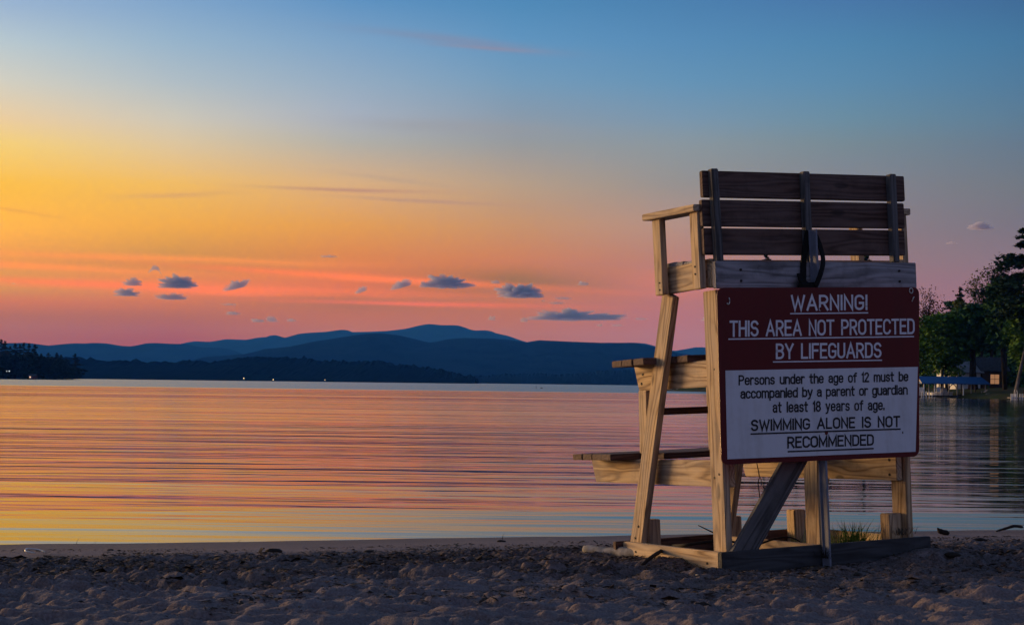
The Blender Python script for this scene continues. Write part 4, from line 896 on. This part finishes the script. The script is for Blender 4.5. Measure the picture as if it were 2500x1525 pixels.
WLAMP = glowmat('white_lamp', (.85, .95, 1), 2.2); YLAMP = glowmat('warm_lamp', (1, .72, .34), 4.)
def boxes(name, lst, mat, parent, bev=0):
    bm = bmesh.new()
    for q in lst: abox(bm, *q, bev)
    return bobj(name, bm, mat, parent)
Yb = 190.
def bx(px, Y=Yb): return offx(px, Y)
bo = thing('boathouse', 'open boathouse on posts with a long blue metal roof at the far shore', 'boathouse', (bx(2252), Yb, 0))
Lb = bx(2414) - bx(2252); ez, rz, dp = 1.72, 2.52, 4.2
mesh('roof', [(-.1, -.3, ez), (Lb + .1, -.3, ez), (Lb - .3, dp / 2, rz), (-.1, dp / 2, rz), (-.1, dp + .3, ez), (Lb + .1, dp + .3, ez), (-.1, -.3, ez - .09), (Lb + .1, -.3, ez - .09), (Lb + .1, dp + .3, ez - .09), (-.1, dp + .3, ez - .09)],
     [(0, 1, 2, 3), (3, 2, 5, 4), (1, 5, 2), (0, 6, 7, 1), (1, 7, 8, 5), (5, 8, 9, 4), (6, 9, 8, 7), (0, 3, 4, 9, 6)], ROOFB, bo)
for a, c in (((-.16, -.33, ez - .03), (-.16, dp / 2, rz + .03)), ((-.16, dp / 2, rz + .03), (-.16, dp + .33, ez - .03))): board('gable_trim', a, c, (0, 0, 1), .16, .07, TRIM, bo, 0)
for px in (2256, 2268, 2282, 2303, 2317, 2337, 2352, 2371, 2406):
    x_ = bx(px) - bx(2252); bm = bmesh.new(); abox(bm, x_ - .06, x_ + .06, -.06, .06, -.5, ez - .09, .01)
    bobj('post', bm, WPAINT if px in (2256, 2282, 2352) else GREYP, bo)
for px in (2268, 2316, 2371, 2406):
    x_ = bx(px) - bx(2252); bm = bmesh.new(); abox(bm, x_ - .06, x_ + .06, dp - .06, dp + .06, -.5, ez - .09, .01); bobj('post', bm, DARKP, bo)
boxes('deck', [(.1, Lb, -.15, .75, .12, .30), (.1, Lb, dp - .6, dp, .12, .30), (Lb - 1.2, Lb, .75, dp - .6, .12, .30)], DARKP, bo)
for x_, s in ((bx(2316) - bx(2252), 1), (bx(2337) - bx(2252), -1)):
    bm = bmesh.new(); tube(bm, [(x_ + s * .06, -.02, 1.05), (x_ + s * .18, -.02, 1.38), (x_ + s * .5, -.02, 1.62)], .05, 4); bobj('brace', bm, DARKP, bo)
rp = thing('gangway', 'sloping pale gangway at the right end of the boathouse', 'gangway', (bx(2392), Yb - .4, 0))
board('ramp', (0, 0, .3), (.75, 0, 1.0), (0, 1, 0), .7, .06, GREYP, rp, 0); boxes('handrail', [(-.02, .03, -.36, -.31, .3, .85)], GREYP, rp)
def boat(label, loc, L_, Wb, hgt, rotz, hullm, cabin=True):
    o = thing('motor_boat', label, 'boat', loc); o.rotation_euler.z = rotz
    n = 11; v = []; f = []
    for i in range(n):
        t = i / (n - 1); wv_ = Wb / 2 * (1 - max(0, t - .45) ** 2 / .31) if t < 1 else .02; sh_ = hgt * (1 + .25 * t * t); x_ = (t - .5) * L_
        v += [(x_, -wv_, sh_), (x_ - .1 * t, -wv_ * .72, .02), (x_ - .1 * t, wv_ * .72, .02), (x_, wv_, sh_)]
    for i in range(n - 1):
        for k_ in range(4): a = 4 * i + k_; b = 4 * i + (k_ + 1) % 4; f.append((a, b, b + 4, a + 4))
    f += [(0, 3, 2, 1), tuple(4 * (n - 1) + q for q in range(4))]
    mesh('hull', v, f, hullm, o)
    if cabin:
        boxes('cabin', [(-L_ * .12, L_ * .14, -Wb * .34, Wb * .34, hgt * 1.04, hgt * 1.9)], WPAINT, o, .05)
        mesh('windscreen', [(L_ * .15, -Wb * .33, hgt * 1.1), (L_ * .15, Wb * .33, hgt * 1.1), (L_ * .11, Wb * .30, hgt * 2.1), (L_ * .11, -Wb * .30, hgt * 2.1), (L_ * .17, -Wb * .33, hgt * 1.1), (L_ * .17, Wb * .33, hgt * 1.1), (L_ * .13, Wb * .30, hgt * 2.1), (L_ * .13, -Wb * .30, hgt * 2.1)], [(0, 3, 2, 1), (4, 5, 6, 7), (0, 1, 5, 4), (2, 3, 7, 6), (1, 2, 6, 5), (0, 4, 7, 3)], GLASS, o)
    return o
boat('white motor boat moored under the boathouse roof', (bx(2310), Yb + 2.0, .05), 3.2, 1.3, .55, R(20), WPAINT)
boat('small pale boat at the left end of the boathouse, by the sign', (bx(2296), Yb + 1.6, .05), 1.8, .8, .42, R(95), WPAINT, False)
def deckchair(label, loc, rz, mat=None):
    o = thing('garden_chair', label, 'chair', loc, 'white chairs by the boathouse'); o.rotation_euler.z = rz
    boxes('seat', [(-.26, .26, -.25, .25, .36, .41)], mat or WPAINT, o); board('backrest', (0, .24, .38), (0, .38, .95), (1, 0, 0), .50, .04, mat or WPAINT, o, 0)
    for x_, y_ in ((-.24, -.22), (.24, -.22), (-.24, .24), (.24, .24)): boxes('leg', [(x_ - .03, x_ + .03, y_ - .03, y_ + .03, 0, .36)], mat or WPAINT, o)
def jetty(label, loc, L_, Wj, posts, mat, postm, pz=.75):
    o = thing('dock', label, 'dock', loc); boxes('deck', [(0, L_, -Wj / 2, Wj / 2, .12, .24)], mat, o)
    for x_ in posts: boxes('post', [(x_ - .045, x_ + .045, -Wj / 2 - .05, -Wj / 2 + .04, -.4, pz)], postm, o)
    return o
jetty('low timber dock with white posts left of the boathouse, by the sign edge', (bx(2238, 186), 186, 0), bx(2275, 186) - bx(2238, 186), 1.2, [.42, .62, .95, 1.3, 1.62], TAN, WPAINT)
deckchair('white chair on the low dock left of the boathouse', (bx(2252, 186), 186.1, .24), R(150))
deckchair('white chair under the left bays of the boathouse', (bx(2291), Yb + .3, .30), R(185))
jetty('pale dock with white rails at the right edge of the frame', (bx(2464, 176), 176, 0), 3.2, 1.3, [.03, .18, .36, .55, .98, 1.22, 1.45], GREYP, WPAINT, .62)
boxes('t', [(0, .01, 0, .01, 0, .01)], WPAINT, None); bpy.data.objects.remove(bpy.data.objects['t'])
d_ = thing('dock_ladder', 'slim white ladder pole standing on the right dock', 'ladder', (bx(2477, 176), 176, 0))
bm = bmesh.new(); tube(bm, [(0, -.3, -.2), (-.02, -.3, .6), (-.10, -.3, 1.05)], .03, 5); bobj('rail', bm, WPAINT, d_); bm = bmesh.new(); tube(bm, [(.25, -.3, -.2), (.24, -.3, .6), (.16, -.3, 1.0)], .03, 5); bobj('rail', bm, WPAINT, d_)
YEL = plain('yellow_plastic', (.62, .42, .05), .5, .4, 0, .1, 3)
tag(boxes('storage_box', [(bx(2494, 176), bx(2500, 176), 175.5, 175.9, .24, .46)], YEL, None, .02), 'yellow box on the pale dock at the right edge', 'box')
random.seed(3)
for i in range(9):
    px = 2412 + i * 4.6 + jit(1); p = Vector((bx(px, 187), 187 + jit(.5), .25)); bm = bmesh.new(); bmesh.ops.create_icosphere(bm, subdivisions=2, radius=1)
    for v in bm.verts:
        nn = 1 + .4 * float(fbm(v.co.x * 1.2 + i * 3, v.co.y * 1.2 + v.co.z * 1.1, 70 + i, 2)); v.co = v.co * nn; v.co.x *= .30 + jit(.06); v.co.z *= .34
        v.co.y *= .3
    o = bobj('boulder', bm, STONE, None, True); o.location = p; tag(o, 'grey boulder in the low shore wall between boathouse and right dock', 'boulder', 'boulders of the low shore wall')
def house(name, label, loc, rz, w, d, h, rh, wallm, roofm, wins, lit=None):  # lit: emissive pane material, used for real lamplight and for put-in sunset glow
    o = thing(name, label, 'house', loc); o.rotation_euler.z = rz
    mesh('wall', [(-w / 2, 0, -1), (w / 2, 0, -1), (w / 2, d, -1), (-w / 2, d, -1), (-w / 2, 0, h), (w / 2, 0, h), (w / 2, d, h), (-w / 2, d, h), (-w / 2, d / 2, h + rh), (w / 2, d / 2, h + rh)],
         [(0, 1, 5, 4), (1, 2, 6, 9, 5), (2, 3, 7, 6), (3, 0, 4, 8, 7)], wallm, o)
    e = .4; t = .12; s = rh / (d / 2)
    for sgn_ in (0, 1):
        y0 = -e if sgn_ == 0 else d + e; z0 = h - e * s + .03
        q = [(-w / 2 - e, y0, z0), (w / 2 + e, y0, z0), (w / 2 + e, d / 2, h + rh + .03), (-w / 2 - e, d / 2, h + rh + .03)]
        vv = q + [(a, b, c + t) for a, b, c in q]; mesh('roof', vv, [(3, 2, 1, 0), (4, 5, 6, 7), (0, 1, 5, 4), (1, 2, 6, 5), (2, 3, 7, 6), (3, 0, 4, 7)], roofm, o)
    for wx, wz, ww, wh in wins:
        f_ = boxes('window', [(wx - ww / 2 - .07, wx + ww / 2 + .07, -.05, -.004, wz - .07, wz + wh + .07)], WPAINT if lit is None else DARKP, o)
        m_ = 2 if ww < 1.5 else 3; cw = ww / m_
        boxes('pane', [(wx - ww / 2 + i_ * cw + .03, wx - ww / 2 + (i_ + 1) * cw - .03, -.062, -.052, wz + j * wh / 2 + .03, wz + (j + 1) * wh / 2 - .03) for i_ in range(m_) for j in range(2)], lit or GLASS, f_)
    return o
ROOFD = plain('grey_shingles', (.20, .19, .20), .9, .2, 0, .25, 2)
g0 = groundat(2366, 212); house('house', 'white house half hidden by thin trunks behind the boathouse', (g0.x, 212, 0.9), R(12), 3.2, 6, 2.4, 1.6, WPAINT, ROOFD, [(-.8, .7, .7, 1.1), (.7, .7, .7, 1.1)])
g0 = groundat(2428, 213); house('cabin', 'tan cabin behind the lawn, sunset glow put into its tall window panes', (g0.x, 213, 1.0), R(8), 3.4, 5, 2.6, 1.6, TAN, DARKP, [(0, .75, 1.25, 1.3)], SUNSETWIN)
# far jetty, boat and rocks seen between leg and post
boat('white motor boat lying off the point seen between chair leg and rear post', (bx(1643, 300), 300, .1), .95, .5, .32, R(0), WPAINT, False)
boat('white covered boat beside the other boat, seen between chair leg and rear post', (bx(1655, 299), 299, .1), 1.0, .6, .36, R(80), WPAINT)
jetty('long low jetty with pale posts seen under the upper platform of the chair', (bx(1662, 300), 300, 0), bx(1735, 300) - bx(1662, 300), 1.0, [.55, 1.15, 1.5, 1.8, 2.6, 3.2, 4.9], DARKP, WPAINT, .5)
# buoys
BUOY = plain('dark_buoy', (.02, .02, .03), .5, .4)
o = thing('channel_marker', 'thin channel marker standing alone on the lake below the long cloud', 'buoy', (bx(1309, 385), 385, 0))
bm = bmesh.new(); tube(bm, [(0, 0, -.3), (0, 0, .6)], [.05, .04], 6); bobj('pole', bm, BUOY, o); boxes('float', [(-.11, .11, -.11, .11, -.1, .12)], BUOY, o, .03)
bm = bmesh.new(); bmesh.ops.create_icosphere(bm, subdivisions=2, radius=.26)
o = bobj('mooring_buoy', bm, BUOY, None, True); o.location = (bx(1322, 375), 375, .02); o.scale = (1.4, 1, .6); tag(o, 'small dark mooring buoy right of the channel marker', 'buoy')
# lamps along the far shores
def lamp(label, px, py, Y, r_, mat, pole=3.):
    p = at(px, py, Y); o = thing('shore_lamp', label, 'lamp', (p.x, Y, p.z - pole)); bm = bmesh.new(); tube(bm, [(0, 0, 0), (0, 0, pole)], .08, 5); bobj('pole', bm, DARKP, o)
    bm = bmesh.new(); bmesh.ops.create_icosphere(bm, subdivisions=2, radius=r_); h_ = bobj('lamp_head', bm, mat, o, True); h_.location = (0, 0, pole)
lamp('warm lamp at the foot of the near hill, left of its pair', 595, 923, 1862, .42, YLAMP)
lamp('warm lamp at the foot of the near hill, right of its pair', 667, 926, 1862, .42, YLAMP)
lamp('faint warm lamp on the near hill shore further right', 793, 927, 1862, .28, YLAMP)
lamp('white lamp on the treed point, brighter of two', 22.5, 905.5, 880, .24, WLAMP, 2.5)
lamp('white lamp on the treed point, dimmer of two', 16, 905.5, 880, .17, WLAMP, 2.5)
p = at(78, 919, 885); house('cottage', 'little red cottage with a lit window at the water of the treed point', (p.x, 885, .5), 0, 3.6, 4, 1.4, .9, plain('red_siding', (.10, .02, .015), .8, .2), DARKP, [(-1.0, .35, .9, .8)], glowmat('cottage_window', (1, .6, .4), 1.2))

# ------------------------------------------------------------------ clouds, 20 km off
k = M('cloud_vapour'); k.t.nodes.remove(k.b); pv = k.n('ShaderNodeVolumePrincipled'); pv.inputs['Color'].default_value = (.80, .77, .94, 1); pv.inputs['Density'].default_value = .013; k.l(pv.outputs[0], k.o.inputs['Volume']); CLOUD = k.m
clouds = [(375,661,26,16,'little arched cloud, highest of the left group'),(320,693,40,18,'ragged cloud floating just above the flat cloud at far left'),(305,718,54,20,'dark flat based cloud, leftmost of the row'),(430,696,80,30,'large domed cloud with a torn right side'),(417,728,74,14,'flat dark cloud bar right under the large domed cloud'),
 (574,700,50,24,'tilted cloud alone between the left and middle groups'),(558,744,36,5,'thin wisp above the small slab cloud'),(567,766,33,9,'small slab cloud below the thin wisp'),(627,784,28,9,'low cloud puff, left of three in a row above the ridge'),(661,782,26,14,'low round cloud puff, middle of three above the ridge'),(709,783,19,9,'low cloud puff, right of three above the ridge'),
 (799,627,38,6,'thin dark streak cloud high above the middle row'),(880,710,30,18,'small slanting cloud left of the middle row'),(978,698,46,23,'slanting oval cloud left of the broad cumulus'),(1026,697,14,18,'thin upright wisp between oval cloud and broad cumulus'),(1088,696,96,30,'broad cumulus with a knob on top in the middle row'),
 (1206,690,22,9,'tiny cloud high right of the broad cumulus'),(1264,719,100,32,'big solid domed cloud right of the summit'),(1324,735,11,5,'speck of cloud at the right foot of the big domed cloud'),(1374,729,38,6,'upper of two thin clouds right of the big domed cloud'),(1357,741,32,6,'lower of two thin clouds right of the big domed cloud'),(1420,694,27,9,'small oval cloud alone high on the right of the row'),
 (1390,776,198,27,'long low cloud bank with two humps, the widest cloud'),(1278,783,19,12,'small round cloud at the left end of the long cloud bank'),(1198,779,19,10,'tiny cloud above the right shoulder of the summit'),(1463,795,15,7,'tiny cloud under the right end of the long bank'),(1506,795,26,5,'thin low cloud right of the long bank'),(1563,779,30,5,'thin faint cloud next to the chair leg'),
 (1722,781,26,8,'small cloud between chair leg and sign'),(2388,556,52,17,'blue grey cloud alone in the right sky above the trees'),(2318,594,24,6,'faint little cloud below the cloud in the right sky'),(30,693,9,4,'tiny speck of cloud at the far left')]
CY_ = 20000.
for i, (px, py, w, h_, lb) in enumerate(clouds):
    p = at(px, py, CY_); bm = bmesh.new(); bmesh.ops.create_icosphere(bm, subdivisions=5 if w > 30 else 4, radius=1)
    sw, shh = w / 2 / F * CY_, h_ / 2 / F * CY_; fr = 2.4 if w < 60 else 3.2; asp = w / h_
    for v in bm.verts:
        c = v.co.copy(); q1 = float(pn(c.x * fr + i * 7.3, c.z * fr + .5 * c.y + i, 600 + i)); q2 = float(fbm(c.x * fr * 3 + i, c.z * fr * 2.4 + c.y * .8, 640 + i, 3))
        nn = 1 + .80 * q1 + .36 * q2
        if w > 150: nn += .12 * math.cos(c.x * 6.0) - .1
        x_ = c.x * nn * 1.02; z_ = c.z * nn * 1.35
        if z_ < -.42: z_ = -.42 - (-.42 - z_) * .18 + .10 * q2
        if 'arched' in lb: z_ += .9 - 1.5 * x_ * x_; z_ *= .7
        if 'slant' in lb or 'tilted' in lb: z_ = z_ * .8 + x_ * .55
        if 'upright' in lb: x_ = x_ * .6 + z_ * .5
        v.co = Vector((x_ * sw, c.y * nn * min(sw, 3 * shh), (z_ + .1) * shh))
    o = bobj('cloud', bm, CLOUD, None, True); o.location = p; tag(o, lb, 'cloud', 'small dusk clouds')
